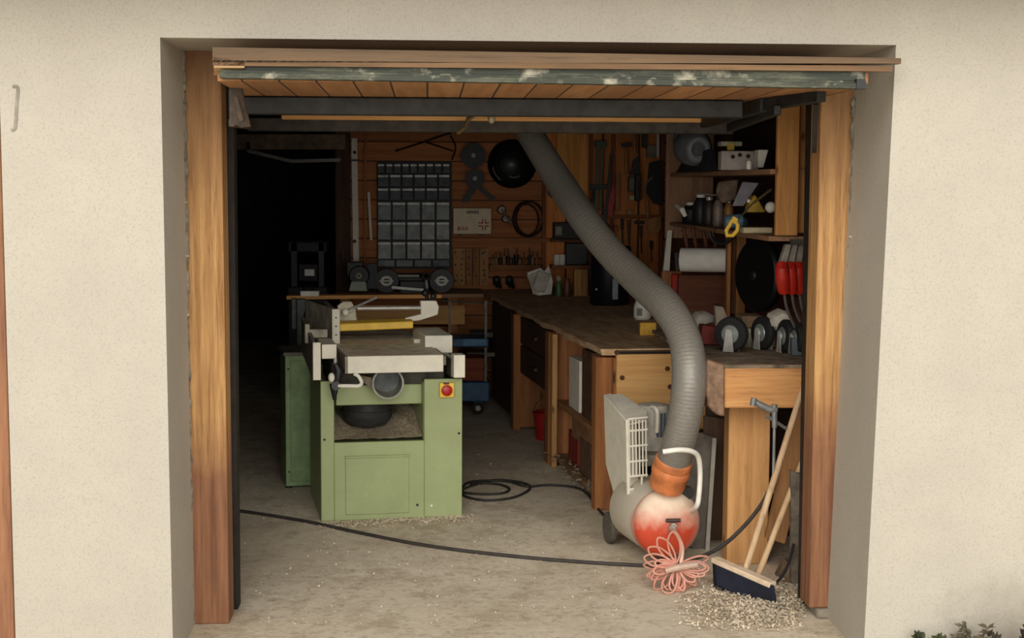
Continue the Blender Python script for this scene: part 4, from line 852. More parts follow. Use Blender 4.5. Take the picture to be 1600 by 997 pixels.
shb('white_box', 1127, 221, 1160, 236, 8.7, .12, zB+.14, plain((196, 190, 172), .7, 0, .1, 'offwhite_box'), 'cream box with a yellow label stacked behind the egg carton', 'box')
q = P(1142, 229, 8.68); one(MB().box(q.x-.02, q.x+.02, q.y, q.y+.01, q.z-.02, q.z+.02), 'yellow_label', plain((214, 184, 70), .7, 0, .05, 'yellow_label'), 'small yellow packet leaning on the cream box on the top shelf', 'packet')
a = P(1186, 232, 8.2); m = MB(); m.ext([P(x, y, 8.2) for x, y in ((1184, 262), (1193, 262), (1201, 234), (1185, 234))], (0, .1, 0)); one(m, 'white_cup', WHITE, 'white tapered cup at the right end of the egg carton', 'cup', bevel=.004)
q = P(1170, 270, 8.0); one(MB().lathe([(.012, 0), (.014, .01), (.014, .035), (.008, .045)], (q.x, q.y, zB+.001)), 'white_bulb', WHITE, 'tiny white bulb lying at the top shelf edge below the egg carton', 'bulb')
# lower shelf items
m = MB(); rnd = random.Random(8)
for i, (px, py, D, w_, c_, lab, cat) in enumerate(((1068, 330, 10.2, .12, (34, 34, 36), 'black angle grinder body at the left end of the lower shelf', 'grinder'), (1083, 318, 9.9, .10, (40, 38, 40), 'dark motor part behind the black grinder body on the lower shelf', 'motor'), (1096, 322, 9.7, .08, (60, 50, 46), 'dark brown tin in the row on the lower shelf', 'tin'),
        (1110, 322, 9.5, .07, (150, 130, 116), 'pinkish grey tin beside the dark brown tin on the lower shelf', 'tin'), (1126, 326, 9.2, .06, (168, 116, 62), 'orange-brown jar on the lower shelf beside the leaning carton', 'jar'))):
    c = P(px, py, D); T = thing(cat, (c.x+.05, c.y, zA), lab, cat)
    h_ = max(.08, P(px, py-9, D).z-zA)
    MB().lathe([(w_*.45, 0), (w_*.5, .01), (w_*.5, h_*.75), (w_*.36, h_*.9), (w_*.3, h_)], (c.x+.05, c.y, zA+.001)).build('body', plain(c_, .5, .1, .2, 'body_col'), T)
    MB().lathe([(w_*.28, 0), (w_*.28, .02)], (c.x+.05, c.y, zA+h_)).build('cap', random.choice([ALU, WHITE, DSTEEL]), T)
T = thing('air_nozzle', P(1072, 338, 9.9), 'small white nozzle lying in front of the black grinder body', 'nozzle')
MB().tube([P(1058, 322, 9.9), P(1066, 328, 9.8), P(1071, 338, 9.8)], [.014, .018, .013], 10).build('body', WHITE, T)
m = MB(); m.beam(P(1088, 302, 9.6), P(1130, 306, 9.1), .01, .01); one(m, 'thin_rod', ALU, 'thin metal rod lying across the tins on the lower shelf', 'rod')
m = MB(); m.ext([P(x, y, 8.7) for x, y in ((1144, 322), (1162, 322), (1186, 286), (1160, 284))], (.05, .14, 0)); one(m, 'leaning_carton', plain((150, 146, 156), .6, 0, .1, 'lilac_card'), 'pale lilac carton leaning on the lower shelf', 'carton', bevel=.003)
m = MB(); m.ext([P(x, y, 9.0) for x, y in ((1122, 284), (1154, 280), (1150, 312), (1128, 318), (1118, 302))], (.03, .14, 0)); one(m, 'crumpled_paper', plain((130, 110, 92), .9, 0, .25, 'brown_paper'), 'crumpled brown paper behind the leaning carton', 'paper', bevel=.01)
q = P(1146, 334, 8.7); one(MB().tube([(q.x-.05, q.y, zA+.05), (q.x+.04, q.y, zA+.05), (q.x+.06, q.y+.02, zA+.045)], [.035, .045, .03], 12), 'blue_bottle', plain((104, 136, 156), .4, 0, .1, 'pale_blue'), 'pale blue bottle lying below the leaning carton', 'bottle')
m = MB(); m.ext([P(x, y, 8.3) for x, y in ((1168, 332), (1198, 332), (1188, 316), (1180, 304), (1172, 316))], (0, .1, 0)); one(m, 'yellow_bag', plain((206, 170, 50), .6, 0, .2, 'yellow_bag'), 'yellow plastic bag at the right of the lower shelf', 'bag', bevel=.01)
a, b = P(1162, 341, 8.1), P(1208, 332, 8.1); one(MB().box(a.x, b.x, a.y, a.y+.1, zA+.001, zA+.001+(b.z-a.z)), 'cream_bar', plain((222, 210, 168), .6, 0, .05, 'cream_bar'), 'long cream bar lying at the right front of the lower shelf', 'bar', bevel=.006)
m = MB(); m.ball(P(1204, 324, 8.1), (.03, .03, .03), 8); one(m, 'white_ball', WHITE, 'round white knob above the cream bar on the lower shelf', 'knob')
# yellow handled pruning saw
T = thing('pruning_saw', P(1143, 352, 7.9), 'small saw with open yellow handle hanging over the lower shelf edge', 'saw')
MB().beam(P(1150, 346, 7.9), P(1176, 318, 8.0), .004, .025, (0, 1, 0)).build('blade', plain((160, 160, 140), .4, .6, .1, 'saw_blade'), T)
MB().beam(P(1176, 318, 8.0), P(1205, 296, 8.1), .006, .012).build('tail', plain((150, 130, 90), .5, .3, .1, 'tail'), T)
m = MB(); m.tube([P(x, y, 7.88) for x, y in ((1149, 345), (1153, 352), (1152, 360), (1145, 368), (1136, 368), (1135, 360), (1140, 352), (1143, 346))], .011, 8, closed=True); m.obox(P(1147, 344, 7.88), (.03, .02, .03), (0, .5, 0)); m.build('handle', YEL, T)
m = MB(); m.ball(P(1170, 314, 7.98), .01, 6); m.build('pivot', WHITE, T)
# below the shelf
DR_ = 9.4
one(MB().ext([P(x, y, 10.52) for x, y in ((1043, 360), (1050, 360), (1046, 424), (1036, 426))], (0, .03, 0)), 'wooden_lath', CREAM, 'pale curved slat hanging left of the paper roll', 'slat')
T = thing('paper_roll', P(1100, 407, DR_), 'wide white paper towel roll mounted under the shelf', 'paper roll')
p, q = P(1064, 406, DR_), P(1140, 407, DR_-.1)
m = MB(); d_ = (q-p); m.lathe([(.03, 0), (.072, 0), (.073, .004), (.073, d_.length), (.03, d_.length)], p, d_, 32); m.build('paper', PAPER, T)
m = MB(); m.cyl(p-d_.normalized()*.01, p+d_.normalized()*.01, .032); m.build('core', plain((120, 90, 60), .8, 0, .1, 'core_card'), T)
m = MB(); m.beam(P(1056, 395, DR_), P(1058, 422, DR_), .02, .02); m.build('bracket', DSTEEL, T)
one(wb(1050, 428, 1060, 458, 10.34, .05), 'red_marker', RED, 'red plastic tool hanging below the left end of the paper roll', 'tool', bevel=.008)
one(wb(1034, 424, 1064, 500, 10.4, .05), 'wall_stud', BZ, 'short brown stud behind the red tool', 'stud')
T = thing('wood_stud', P(1150, 490, 9.1), 'light upright wooden stud right of the paper roll', 'stud')
for a_, b_, D in ((1135, 1143, 9.1), (1149, 1166, 9.2)): 
    a, b = P(a_, 495, D), P(b_, 372, D); MB().box(a.x, b.x, D-CAMD, D-CAMD+.06, zt_+.02, zA-.03).build('upright', wood((190, 132, 72), (140, 88, 44), 'Z'), T, bevel=.003)
wb(1143, 372, 1149, 490, 9.2, .03).build('web', wood((130, 84, 48), (96, 58, 32), 'Z'), T)
one(wb(1060, 430, 1136, 515, 9.7, .04), 'brown_board', wood((120, 66, 34), (84, 42, 22), 'X'), 'dark red-brown board behind the paper roll', 'board')
m = MB()
for i, px in enumerate((1068, 1082, 1098, 1112)): 
    D = 9.6; m2 = MB(); m2.tube([P(px+k*.8, 356+k*4, D) for k in range(9)], [.01+.006*(k % 2) for k in range(9)], 8)
    one(m2, 'auger_bit', plain((110, 64, 36), .6, .2, .2, 'rusty_auger'), 'rusty auger bit hanging in the row above the paper roll', 'auger bit', group='auger bits above the paper roll')
m = MB(); m.tube(arc(P(1127, 362, 9.0), .07, 180, 360, 10), .012, 8); one(m, 'black_hook', BLACK, 'black curved hook under the lower shelf beside the yellow handle', 'hook')
# black disc
T = thing('black_disc', P(1190, 482, 8.6), 'large black round disc hanging on the right wall', 'disc')
c = P(1190, 430, 8.6); axd = Vector((-.92, -.40, 0)).normalized()
MB().lathe([(.04, -.03), (.19, -.02), (.207, 0), (.207, .035), (.19, .05)], c, axd, 40).build('disc', plain((22, 22, 24), .45, .1, .2, 'black_disc'), T)
MB().lathe([(.02, 0), (.03, .01), (.02, .02)], c+axd*.05, axd).build('hub', DSTEEL, T)
# red-grey screw clamps bundle
T = thing('red_clamp_rack', P(1240, 460, 7.5), 'row of red and grey handles with hanging cables beside the right door timber', 'cable rack')
D = 7.5
for i in range(4):
    x0 = 1217+i*12; x1 = x0+11; t0 = 1228+i*10
    MB().ext([P(x, y, D+i*.03) for x, y in ((x0, 416), (x1+1, 416), (t0+9, 382), (t0, 382))], (0, .05, 0)).build('grey_sleeve', plain((150, 144, 132), .6, 0, .15, 'grey_sleeve'), T, bevel=.004)
    m = MB(); m.tube([P(x0+5, 414, D-.01+i*.03), P(x0+4+1, 422, D-.03+i*.03), P(x0+6, 440, D-.03+i*.03), P(x0+8, 455, D+i*.03)], [.030, .035, .035, .030], 12); m.build('red_grip', RED, T)
    m = MB(); m.tube(smooth([P(x0+8, 455, D+i*.03), P(x0+12, 480, D+i*.03), P(x0+22, 505, D+i*.03), P(x0+34, 530, D+i*.03)], 4), .008, 6); m.build('cable', plain((92, 80, 76), .6, 0, .1, 'cable_grey'), T)
MB().box(P(1236, 380, D).x, P(1270, 380, D).x, D-CAMD, D-CAMD+.03, P(1250, 382, D).z, P(1250, 374, D).z).build('rail', STEEL, T)
# near right bench (timber block table)
zN = P(1190, 570, 7.1).z
T = thing('timber_side_bench', P(1165, 880, 7.48), 'heavy timber side bench with a thick orange beam and a broad leg at right', 'workbench')
yq = 7.1-CAMD
xa, xb, xc = P(1106, 600, 7.1).x, P(1131, 600, 7.1).x, XR-.01
zbt = P(1190, 638, 7.1).z; zbt2 = P(1115, 650, 7.1).z
MB().box(xb, xc, yq, yq+.14, zbt, zN-.012).build('front_beam', wood((222, 166, 104), (182, 124, 70), 'X'), T, bevel=.008)
m = MB(); m.ext([P(x, y, 7.08) for x, y in ((1105, 562), (1133, 570), (1133, 652), (1118, 648), (1106, 634), (1101, 600))], (0, .5, 0)); m.build('round_log_end', wood((156, 124, 98), (98, 74, 56), 'Y'), T, bevel=.012)
m = MB(); m.box(xa-.01, xc, yq+.0, yq+1.75, zN-.02, zN); m.build('worktop', plain((150, 130, 106), .9, 0, .3, 'dusty_top'), T, bevel=.004)
a, b = P(1132, 880, 7.35), P(1196, 880, 7.35)
MB().box(a.x, b.x, 7.3-CAMD, 7.42-CAMD, 0, zN-.02).build('leg', wood((220, 168, 108), (182, 130, 76), 'Z'), T, bevel=.005)
MB().box(xc-.1, xc, 7.3-CAMD, 7.42-CAMD, 0, zN-.02).build('leg', BZ, T)
MB().box(a.x, xc, yq+.8, yq+.83, 0, zN-.02).build('back_panel', wood((70, 48, 34), (44, 28, 20), 'Z'), T)
# items on near bench
def castor(name, px, py, D, R, turn, label, full=True):
    c0 = P(px, py, D); base = Vector((c0.x, c0.y, zN)); T = thing(name, base, label, 'castor', rz=turn)
    m = MB(); m.lathe([(R*.62, -.022), (R*.93, -.018), (R, -.01), (R, .01), (R*.93, .018), (R*.62, .022)], (0, 0, R+.004), (0, 1, 0), 36); m.build('tyre', RUB, T, local=True)
    MB().lathe([(.012, -.03), (R*.5, -.026), (R*.63, -.014), (R*.63, .014), (R*.5, .026), (.012, .03)], (0, 0, R+.004), (0, 1, 0), 28).build('rim', plain((150, 158, 156), .4, .4, .15, 'rim_grey'), T, local=True)
    MB().lathe([(.008, -.036), (.016, -.032), (.016, .032), (.008, .036)], (0, 0, R+.004), (0, 1, 0), 14).build('axle', WHITE, T, local=True)
    m = MB()
    for s in (-1, 1): m.ext([(-.03, s*.036, .004), (.03, s*.036, .004), (.014, s*.036, R+.03), (-.014, s*.036, R+.03)], (0, .004*s, 0))
    m.build('fork', ALU, T, bevel=.001, local=True)
    return T
castor('castor_wheel', 1143, 525, 7.65, .088, math.radians(-35), 'large black castor wheel with pale rim standing on the timber side bench')
castor('castor_wheel', 1192, 527, 7.75, .085, math.radians(-66), 'second black castor wheel seen edge-on in the middle of the side bench')
castor('castor_wheel', 1228, 535, 7.6, .083, math.radians(-80), 'black castor wheel seen edge-on under the white rag')
castor('castor_wheel', 1247, 540, 7.5, .08, math.radians(-85), 'rightmost black castor wheel close to the right door timber')
m = MB(); rnd = random.Random(11)
def rag(name, pts, D, dep, label, mat, z=None):
    m = MB(); q = [P(x, y, D) for x, y in pts]; c = sum(q, Vector())/len(q); n = len(q); vs = [c+Vector((0, -.03, .02))]
    for s, k in ((1, 0), (.7, -.03)): vs += [c+(p-c)*s+Vector((0, k+rnd.uniform(-.015, .015), 0)) for p in q]
    vs += [p+Vector((0, dep, 0)) for p in q]
    fs = [(0, 1+n+i, 1+n+(i+1) % n) for i in range(n)]+[(1+n+i, 1+i, 1+(i+1) % n, 1+n+(i+1) % n) for i in range(n)]+[(1+i, 1+2*n+i, 1+2*n+(i+1) % n, 1+(i+1) % n) for i in range(n)]+[tuple(1+2*n+i for i in range(n))]
    m.add(vs, fs); return one(m, name, mat, label, 'rag')
RAG = plain((206, 198, 184), .95, 0, .12, 'rag_cloth')
rag('white_rag', [(1200, 510), (1206, 492), (1222, 484), (1234, 488), (1243, 508), (1232, 518), (1212, 516)], 7.7, .1, 'crumpled white rag draped over the castors at right', RAG)
rag('white_rag', [(1186, 552), (1182, 500), (1192, 495), (1206, 497), (1212, 520), (1214, 554)], 7.95, .05, 'white cloth hanging behind the middle castor wheel', RAG)
rag('white_rag', [(1082, 498), (1090, 488), (1104, 487), (1117, 494), (1116, 504), (1102, 508), (1092, 522), (1084, 508)], 9.0, .08, 'crumpled white cloth on the bench right of the hose', RAG)
q = P(1117, 484, 9.3); one(MB().ext([P(x, y, 8.75) for x, y in ((1117, 478), (1130, 480), (1137, 498), (1120, 517))], (0, .05, 0)), 'paper_scrap', plain((190, 176, 156), .9, 0, .1, 'paper_scrap'), 'pale paper scrap standing behind the left castor', 'paper')
one(MB().ext([P(x, y, 7.95) for x, y in ((1094, 538), (1124, 540), (1124, 512), (1098, 508))], (0, .12, 0)), 'red_brick', plain((120, 44, 34), .8, 0, .25, 'dark_red'), 'dark red brick-like block left of the castors', 'block', bevel=.006)
one(wb(1160, 494, 1192, 520, 8.5, .2), 'cardboard_box', plain((176, 144, 112), .8, 0, .12, 'kraft'), 'tan cardboard box behind the castor wheels', 'box', bevel=.003)
c = P(1172, 548, 7.9); c.z = zN
one(MB().lathe([(.03, 0), (.035, .01), (.035, .09), (.03, .1)], c), 'glass_jar', plain((150, 144, 124), .3, 0, .2, 'cloudy_jar'), 'cloudy jar between the two front castor wheels', 'jar')
one(wb(1238, 528, 1262, 556, 7.45, .1), 'grey_box', plain((90, 100, 104), .5, 0, .15, 'grey_box'), 'blue-grey box at the right end of the side bench', 'box', bevel=.004)
# clamp hanging below
T = thing('screw_clamp', P(1205, 650, 6.95), 'grey metal screw clamp hanging under the orange beam', 'clamp')
CL = plain((140, 142, 140), .4, .3, .15, 'clamp_grey')
m = MB(); m.tube([P(1178, 626, 6.9), P(1186, 632, 6.9), P(1202, 640, 6.9), P(1214, 640, 6.9)], [.012, .016, .018, .014], 10); m.build('jaw_arm', CL, T)
m = MB(); m.tube([P(1210, 632, 6.9), P(1210, 668, 6.9)], [.014, .012], 10); m.tube([P(1210, 665, 6.9), P(1208, 770, 6.9)], .007, 8); m.build('spindle', CL, T)
m = MB(); m.tube([P(1198, 650, 6.9), P(1232, 672, 6.95)], .008, 8); m.cyl(P(1178, 622, 6.88), P(1176, 634, 6.88), .014); m.build('tommy_bar', CL, T)
# brooms and sticks
ba, bb = P(1116, 874, 6.9), P(1208, 914, 6.62)
T = thing('push_broom', G(1160, 925), 'push broom with navy bristles and pale wooden block leaning in the corner', 'broom')
MB().beam(ba, bb, .05, .025).build('block', wood((236, 214, 186), (206, 180, 150), 'X'), T, bevel=.005)
m = MB(); rnd = random.Random(2); fwd = Vector((.15, -.35, -1)).normalized()
dirn = (bb-ba); 
base = [ba+dirn*t for t in (0, 1)]
s = Vector((0, .03, 0)); s2 = Vector((.0, .05, 0)); dn = Vector((0, -.03, -.10))
m.hexa([ba-s2+dn, bb-s2+dn, bb+s2+dn, ba+s2+dn, ba-s, bb-s, bb+s, ba+s])
for i in range(420):
    p = ba+dirn*rnd.random()+Vector((0, rnd.uniform(-.03, .03), -.01)); q = p+Vector((rnd.uniform(-.012, .012), rnd.uniform(-.05, 0), -.115+rnd.uniform(-.01, .008))); q.z = max(q.z, .002)
    m.tube([p, q], [.004, .002], 3, cap=False)
m.build('bristles', plain((22, 28, 48), .9, 0, .3, 'navy_bristle'), T)
MB().cyl(P(1164, 893, 6.8), P(1259, 592, 7.0), .0155, .0145, 14).build('handle', wood((216, 186, 150), (184, 148, 110), 'Z', knots=False), T)
one(MB().cyl(P(1184, 900, 6.82), P(1262, 700, 6.98), .0145, .0135, 14), 'broom_stick', wood((220, 190, 150), (190, 150, 108), 'Z', knots=False), 'plain wooden stick leaning right beside the broom handle', 'stick')
one(MB().ext([P(x, y, 7.08) for x, y in ((1196, 840), (1226, 850), (1266, 690), (1268, 560), (1262, 560))], (0, .03, 0)), 'leaning_board', wood((186, 136, 86), (140, 96, 56), 'Z'), 'brown board leaning behind the broom handle', 'board')
m = MB(); m.ext([P(x, y, 6.9) for x, y in ((1236, 735), (1247, 740), (1262, 740), (1262, 950), (1236, 950))], (0, .03, 0)); one(m, 'grey_sheet', plain((130, 118, 102), .8, 0, .25, 'grey_sheet'), 'grey weathered sheet standing beside the right door timber', 'sheet')
m = MB(); m.tube(smooth([P(x, y, 6.85) for x, y in ((1210, 914), (1222, 900), (1232, 880), (1240, 850))], 4), .007, 6); one(m, 'wire_loop', RUB, 'short dark cable end rising right of the broom block', 'cable')
rag('dust_sack', [(1212, 945), (1220, 905), (1232, 880), (1248, 890), (1256, 945), (1250, 952), (1216, 952)], 6.98, .12, 'dusty brown sack slumped behind the broom head', plain((140, 120, 96), .95, 0, .25, 'sack')); 
bpy.data.objects['dust_sack']['category'] = 'sack'
# leaning boards left of leg
one(MB().ext([P(x, y, 7.62) for x, y in ((1072, 700), (1084, 674), (1118, 684), (1116, 700), (1106, 868), (1072, 850))], (0, .015, 0)), 'fibreboard_sheet', plain((112, 104, 94), .7, 0, .2, 'grey_panel'), 'grey flat panel leaning behind the compressor tank', 'panel')
one(MB().beam(P(1116, 684, 7.6), P(1104, 870, 7.6), .02, .02), 'panel_edging', plain((186, 180, 166), .6, 0, .1, 'edging'), 'pale edging strip along the grey leaning panel', 'strip')
one(MB().ext([P(x, y, 7.8) for x, y in ((1100, 650), (1134, 655), (1134, 870), (1100, 870))], (0, .02, 0)), 'dark_board', wood((110, 84, 62), (78, 56, 40), 'Z'), 'dark brown board standing left of the broad bench leg', 'board')

# ================================================================ COMPRESSOR
c0 = P(1050, 822, 7.2); Rt = .168
T = thing('air_compressor', (c0.x, c0.y, 0), 'red-tanked air compressor with off-white guard, dusty, below the grey hose', 'air compressor')
axt = Vector((-.20, 1, .0)).normalized()
def tankmat():
    mm, t, b_ = nt('dusty_red_tank')
    cc = N(t, 'ShaderNodeTexCoord'); sx_ = N(t, 'ShaderNodeSeparateXYZ'); t.links.new(cc.outputs['Object'], sx_.inputs[0])
    md = N(t, 'ShaderNodeMath', operation='MULTIPLY_ADD'); md.inputs[1].default_value = .16; t.links.new(noise(t, 12, detail=6), md.inputs[0]); t.links.new(sx_.outputs['Z'], md.inputs[2])
    mr = N(t, 'ShaderNodeMapRange'); mr.inputs['From Min'].default_value = .27; mr.inputs['From Max'].default_value = .40; t.links.new(md.outputs[0], mr.inputs[0])
    c_ = mix(t, mr.outputs[0], lin((200, 72, 44)), lin((222, 202, 178)))
    # dust coat further back along the tank
    mr3 = N(t, 'ShaderNodeMapRange'); mr3.inputs['From Min'].default_value = .03; mr3.inputs['From Max'].default_value = .12; t.links.new(sx_.outputs['Y'], mr3.inputs[0])
    c_ = mix(t, mr3.outputs[0], c_, lin((206, 196, 178)))
    t.links.new(c_, b_.inputs['Base Color']); b_.inputs['Roughness'].default_value = .5; return mm
prof = [(.002, -.012)]+[(Rt*math.sin(a), .075-.085*math.cos(a)) for a in [math.pi/2*k/8 for k in range(1, 9)]]+[(Rt, .45), (Rt*.9, .5), (Rt*.5, .53), (.002, .54)]
MB().lathe(prof, c0, axt, 40).build('tank', tankmat(), T)
MB().ring(c0+axt*.085, Rt+.001, .004, axt, 40).build('tank_seam', plain((150, 110, 92), .6, 0, .1, 'seam'), T)
m = MB(); m.cyl(c0+Vector((0, -.01, .01)), c0+Vector((0, -.05, .01)), .014); m.build('outlet_stub', plain((190, 180, 170), .4, .4, .1, 'brass_stub'), T)
m = MB(); m.cyl(c0+Vector((-.035, -.035, .035)), c0+Vector((.035, -.035, .035)), .009, n=10); m.build('valve_lever', plain((60, 40, 36), .5, 0, .1, 'lever'), T)
# saddle guard: tall off-white panel with side grille
Dg1 = 7.45
GP = CREAM
m = MB(); m.hexa([P(944, 720, 7.85), P(1005, 775, 7.35), P(1012, 775, 7.4), P(952, 720, 7.9), P(943, 616, 7.85), P(1006, 658, 7.35), P(1012, 640, 7.45), P(972, 617, 7.95)]) if False else None
g0, g1 = P(944, 700, 7.95), P(983, 700, 7.5)
def gp(px, py, t): return P(px, py, 7.95+(7.5-7.95)*t)
m = MB(); m.ext([gp(943, 616, 0), gp(981, 660, 1), gp(986, 780, 1), gp(958, 770, .3), gp(946, 725, 0)], (.05, .05, 0)); m.build('guard_panel', CREAM, T, bevel=.006)
m = MB(); m.ext([P(943, 617, 7.95), P(972, 615, 8.0), P(1012, 642, 7.55), P(1008, 656, 7.48), P(982, 662, 7.48)], (0, 0, -.012)); m.build('guard_top', CREAM, T, bevel=.004)
m = MB(); Dr = 7.45
for i in range(6): x = 983+i*5.2; m.tube([P(x, 656, Dr), P(x+1, 745, Dr)], .0042, 6)
for y in (655, 674, 698, 722, 745): m.tube([P(981, y, Dr), P(1012, y-3, Dr)], .0055, 6)
m.tube([P(980, 655, Dr), P(982, 772, Dr), P(1000, 775, Dr)], .010, 8); m.tube([P(982, 765, Dr), P(1008, 763, Dr)], .007, 8); m.tube([P(1003, 745, Dr), P(1002, 790, Dr)], .006, 8)
m.build('wire_grille', plain((214, 208, 192), .5, 0, .05, 'grille_white'), T)
m = MB(); c = P(1020, 655, 7.9); zz = P(1020, 632, 7.9).z; m.lathe([(.08, 0), (.088, .02), (.088, zz-.45), (.08, zz-.43), (.03, zz-.42)], (c.x, c.y, .43)); m.build('motor', plain((222, 216, 202), .5, 0, .15, 'motor_grey'), T)
m = MB(); q = P(1036, 665, 7.7)
for i in range(3): m.box(q.x-.03+i*.018, q.x-.02+i*.018, q.y, q.y+.02, q.z-.06, q.z+.06)
m.build('cooling_slots', plain((50, 64, 84), .5, .2, .1, 'slot_blue'), T)
MB().tube(smooth([P(1018, 636, 7.75), P(1026, 640, 7.7), P(1027, 655, 7.7), P(1026, 676, 7.7)], 4), .011, 8).build('pipe', CREAM, T)
m = MB(); m.obox((c.x-.03, c.y-.05, .44), (.22, .3, .06), (0, 0, .2)); m.build('saddle_plate', plain((160, 152, 136), .6, .1, .2, 'dusty_saddle'), T, bevel=.01)
m = MB(); m.tube(smooth([P(x, y, d__) for x, y, d__ in ((1036, 706, 6.98), (1060, 703, 6.97), (1080, 705, 7.0), (1091, 714, 7.05), (1094, 740, 7.1), (1092, 775, 7.1), (1088, 792, 7.12), (1076, 800, 7.3))], 4), .0125, 10); m.build('carry_handle', WHITE, T)
m = MB(); q = P(1073, 768, 7.3); m.cyl(q, q+Vector((0, -.04, 0)), .03); m.cyl(q+Vector((0, 0, -.1)), q, .01); m.build('pressure_gauge', plain((40, 38, 36), .4, .2, .1, 'gauge'), T)
for px, py, D, in ((953, 817, 7.75),):
    q = P(px, py, D); q.z = .085
    w_ = MB().lathe([(.05, -.018), (.08, -.014), (.083, 0), (.08, .014), (.05, .018)], q, (1, .2, 0), 28).build('wheel', plain((96, 90, 80), .7, 0, .2, 'dusty_rubber'), T)
    q2 = q+Vector((.34, .05, 0)); MB().lathe([(.05, -.018), (.08, -.014), (.083, 0), (.08, .014), (.05, .018)], q2, (1, .2, 0), 28).build('wheel', plain((96, 90, 80), .7, 0, .2, 'dusty_rubber'), T)
    MB().cyl(q, q2, .009).build('axle', STEEL, T)
m = MB(); q = c0+axt*.08; m.box(q.x-.05, q.x+.05, q.y, q.y+.02, 0, c0.z-Rt+.03); m.build('front_foot', DSTEEL, T)
# duct hose
def hosemat():
    mm, t, b_ = nt('grey_duct'); c_ = mix(t, ramp(t, noise(t, 60, detail=4), gray(.3, .8)), lin((136, 132, 124)), lin((120, 116, 108)))
    t.links.new(c_, b_.inputs['Base Color']); b_.inputs['Roughness'].default_value = .42; b_.inputs['Metallic'].default_value = .15; return mm
hp = [(794, 140, 9.2), (810, 175, 9.2), (836, 222, 9.0), (875, 285, 8.7), (915, 345, 8.3), (955, 396, 8.0), (1000, 440, 7.7), (1040, 478, 7.4), (1068, 525, 7.2), (1077, 580, 7.1), (1072, 640, 7.1), (1060, 695, 7.15), (1052, 722, 7.2)]
pts = smooth([P(*h) for h in hp], 44)
Tm = thing('dust_extraction_hose', P(1045, 764, 7.25), 'thick grey flexible duct hose curving from the ceiling down to an orange collar', 'duct hose')
m = MB(); rad = [.080+(.0008 if i % 4 < 2 else 0) + .002*math.sin(i*.05) for i in range(len(pts))]; m.tube(pts, rad, 32); m.build('duct', hosemat(), Tm)
e = pts[-1]; d_ = (P(1041, 762, 7.25)-e); L_ = d_.length
ORC = plain((220, 132, 78), .5, 0, .15, 'orange_rubber')
MB().lathe([(.082, -.02), (.090, -.012), (.091, .02), (.088, .026), (.092, .034), (.094, .06), (.089, .068), (.088, L_*.85), (.080, L_)], e, d_, 36).build('orange_collar', ORC, Tm)
# coiled air hose
cc_ = P(1062, 892, 6.85)
PINK = plain((214, 152, 132), .4, 0, .1, 'pink_hose')
m = MB(); rnd = random.Random(4)
k_ = P(1058, 883, 6.82)
loops = []
for i in range(26):                      # the hose is wound in loops fanning out from its knot
    a = math.radians(175+i*195/25+rnd.uniform(-5, 5)); L = rnd.uniform(.10, .155); d = Vector((math.cos(a), rnd.uniform(-.4, .3), math.sin(a))); w = Vector((-math.sin(a), rnd.uniform(-.6, .6), math.cos(a)))*rnd.uniform(.012, .028)
    lp = [k_+d*.01, k_+d*L*.35+w, k_+d*L*.75+w*1.2, k_+d*L, k_+d*L*.75-w*1.2, k_+d*L*.35-w]
    for p_ in lp: p_.z = max(.008, p_.z)
    loops.append(lp)
for a in (100, 125, 148, 165):
    ar = math.radians(a); d = Vector((math.cos(ar), -.12, math.sin(ar))); w = Vector((-math.sin(ar), 0, math.cos(ar)))*.022; L = .16
    loops.append([k_+d*.01, k_+d*L*.35+w, k_+d*L*.75+w*1.2, k_+d*L, k_+d*L*.75-w*1.2, k_+d*L*.35-w])
for lp in loops: 
    q = [p for p in lp]; s_ = smooth(q+[q[0]], 5); m.tube(s_, .0046, 7, cap=False)
T = thing('coiled_air_hose', k_, 'thin pink coiled air hose bundle hanging from the red tank onto the floor', 'air hose')
m.build('hose_loops', PINK, T)
m = MB(); m.tube(smooth([c0+Vector((-.01, -.05, .0)), P(1058, 836, 6.95), P(1066, 856, 6.85), P(1064, 880, 6.82)], 5), [.009]*16, 8); m.build('hose_lead', plain((226, 190, 170), .4, 0, .05, 'pale_hose'), T)
m = MB(); m.tube([P(1040, 892, 6.78), P(1062, 886, 6.78), P(1090, 882, 6.78)], [.013, .016, .013], 8); m.build('hose_knot', plain((206, 176, 156), .6, 0, .1, 'knot_tape'), T)
m = MB(); m.ball(c0+Vector((-.005, -.055, .0)), .018, 8); m.build('coupling', ALU, T)
# ---- floor cables
def floorline(pts, r=.009): return [G(x, y, r) for x, y in pts]
m = MB(); q = smooth(floorline([(340, 794), (400, 802), (480, 815), (560, 832), (640, 848), (720, 860), (820, 871), (920, 879), (1010, 884), (1030, 884)]), 6)
q2 = [P(1060, 880, 7.15), P(1100, 868, 7.05), P(1130, 852, 7.0), P(1160, 825, 6.98), P(1185, 795, 6.98), P(1200, 770, 7.0), P(1215, 735, 7.05)]
q3 = smooth([q[-1]]+q2, 5)
for p in q3: p.z = max(p.z, .009)
m.tube(q+q3[1:], .0095, 8)
one(m, 'power_cable', plain((62, 56, 52), .7, 0, .2, 'cable_black'), 'long dark cable running across the floor to the side bench', 'cable')
m = MB(); L_ = []
for x, y in ((735, 756), (780, 750), (822, 756), (826, 766), (800, 778), (760, 782), (728, 776), (722, 766), (750, 756), (780, 757), (796, 764), (784, 771), (750, 772), (722, 768), (735, 753), (790, 752), (822, 760), (860, 758), (900, 762), (918, 772), (930, 790), (946, 808)): L_.append(G(x, y, .008))
m.tube(smooth(L_, 6), .008, 8); one(m, 'extension_cable', plain((50, 46, 42), .7, 0, .2, 'cable_dark'), 'dark cable coiled on the floor between planer and bench', 'cable')
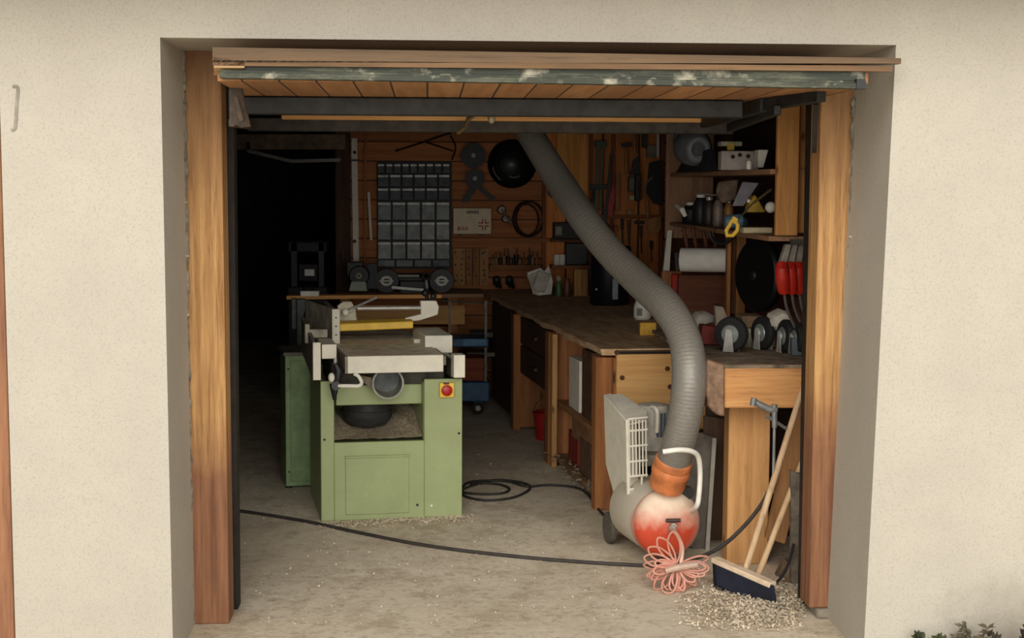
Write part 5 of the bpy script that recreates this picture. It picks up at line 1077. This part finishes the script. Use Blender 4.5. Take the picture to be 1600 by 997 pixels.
# ---- wood shavings and debris on the floor
def a1(r):
    x = r.triangular(1050, 1262, 1225); y = r.triangular(900, 990, 950); g_ = G(x, y); return g_+Vector((0, 0, .003+r.random()*.012))
shav('floor_shavings', a1, 5200, SHV, 'pale wood shavings scattered on the floor in front of the broom', .02, 21, size=.0065)
def a2(r):
    x = r.uniform(498, 740); y = 817-(x-502)*.055+abs(r.gauss(0, 5)); return G(x, y)+Vector((0, 0, .003))
shav('planer_sawdust', a2, 2600, SHV, 'pale sawdust line on the floor along the planer front', .02, 22, size=.006)
def a3(r):
    y = 640+340*r.random()**.6; return G(r.uniform(365, 800 if y < 810 else 980), y)+Vector((0, 0, .002))
shav('loose_chips', a3, 1500, SHV, 'scattered tiny wood chips across the garage floor', .02, 23, size=.0045)
def a4(r):
    a = BF.m @ Vector((r.uniform(-.1, .5), r.uniform(.1, y2-.2), 0)); a.z = .075+r.random()*.02; return a
shav('shelf_shavings', a4, 500, SHG, 'dusty wood shavings on the bench bottom shelf', .02, 24, size=.015)
# ---- plant at the right foot of the wall
rnd = random.Random(9)
LEAF = plain((70, 76, 48), .8, 0, .3, 'dry_leaf'); TWIG = plain((96, 84, 66), .9, 0, .2, 'twig')
def weed(px, D, h, n, label, col):
    o = G(px, 1010); o = Vector((P(px, 985, D).x, D-CAMD, 0)); T = thing('wall_weed', o, label, 'plant')
    m = MB(); ml_ = MB()
    for i in range(n):
        a = rnd.uniform(-1.2, 1.2); L = h*rnd.uniform(.55, 1.1); tip = o+Vector((math.sin(a)*L*.8, rnd.uniform(-.08, .03), math.cos(a)*L))
        md = (o+tip)/2+Vector((0, 0, L*.12)); s_ = smooth([o+Vector((rnd.uniform(-.06, .06), 0, 0)), md, tip], 5); m.tube(s_, [.004*(1-.06*k) for k in range(len(s_))], 5)
        for p in s_[3:]:
            for k in range(3):
                d = Vector((rnd.uniform(-1, 1), rnd.uniform(-1, 1), rnd.uniform(-.4, 1))).normalized()*rnd.uniform(.02, .045); w = d.cross(Vector((rnd.uniform(-1, 1), 1, .3))).normalized()*.009
                ml_.add([p, p+d*.5+w, p+d, p+d*.5-w], [(0, 1, 2, 3)])
    m.build('stems', TWIG, T); ml_.build('leaves', col, T)
weed(1452, 5.72, .12, 7, 'small dark green weed at the wall foot right of the opening', LEAF)
weed(1590, 5.66, .17, 16, 'dark dry shrub at the wall foot in the bottom right corner', plain((62, 56, 46), .9, 0, .3, 'dark_leaf'))
weed(1530, 5.74, .16, 7, 'sparse dry twiggy weed at the wall foot between the two other weeds', plain((120, 110, 90), .9, 0, .3, 'pale_leaf'))
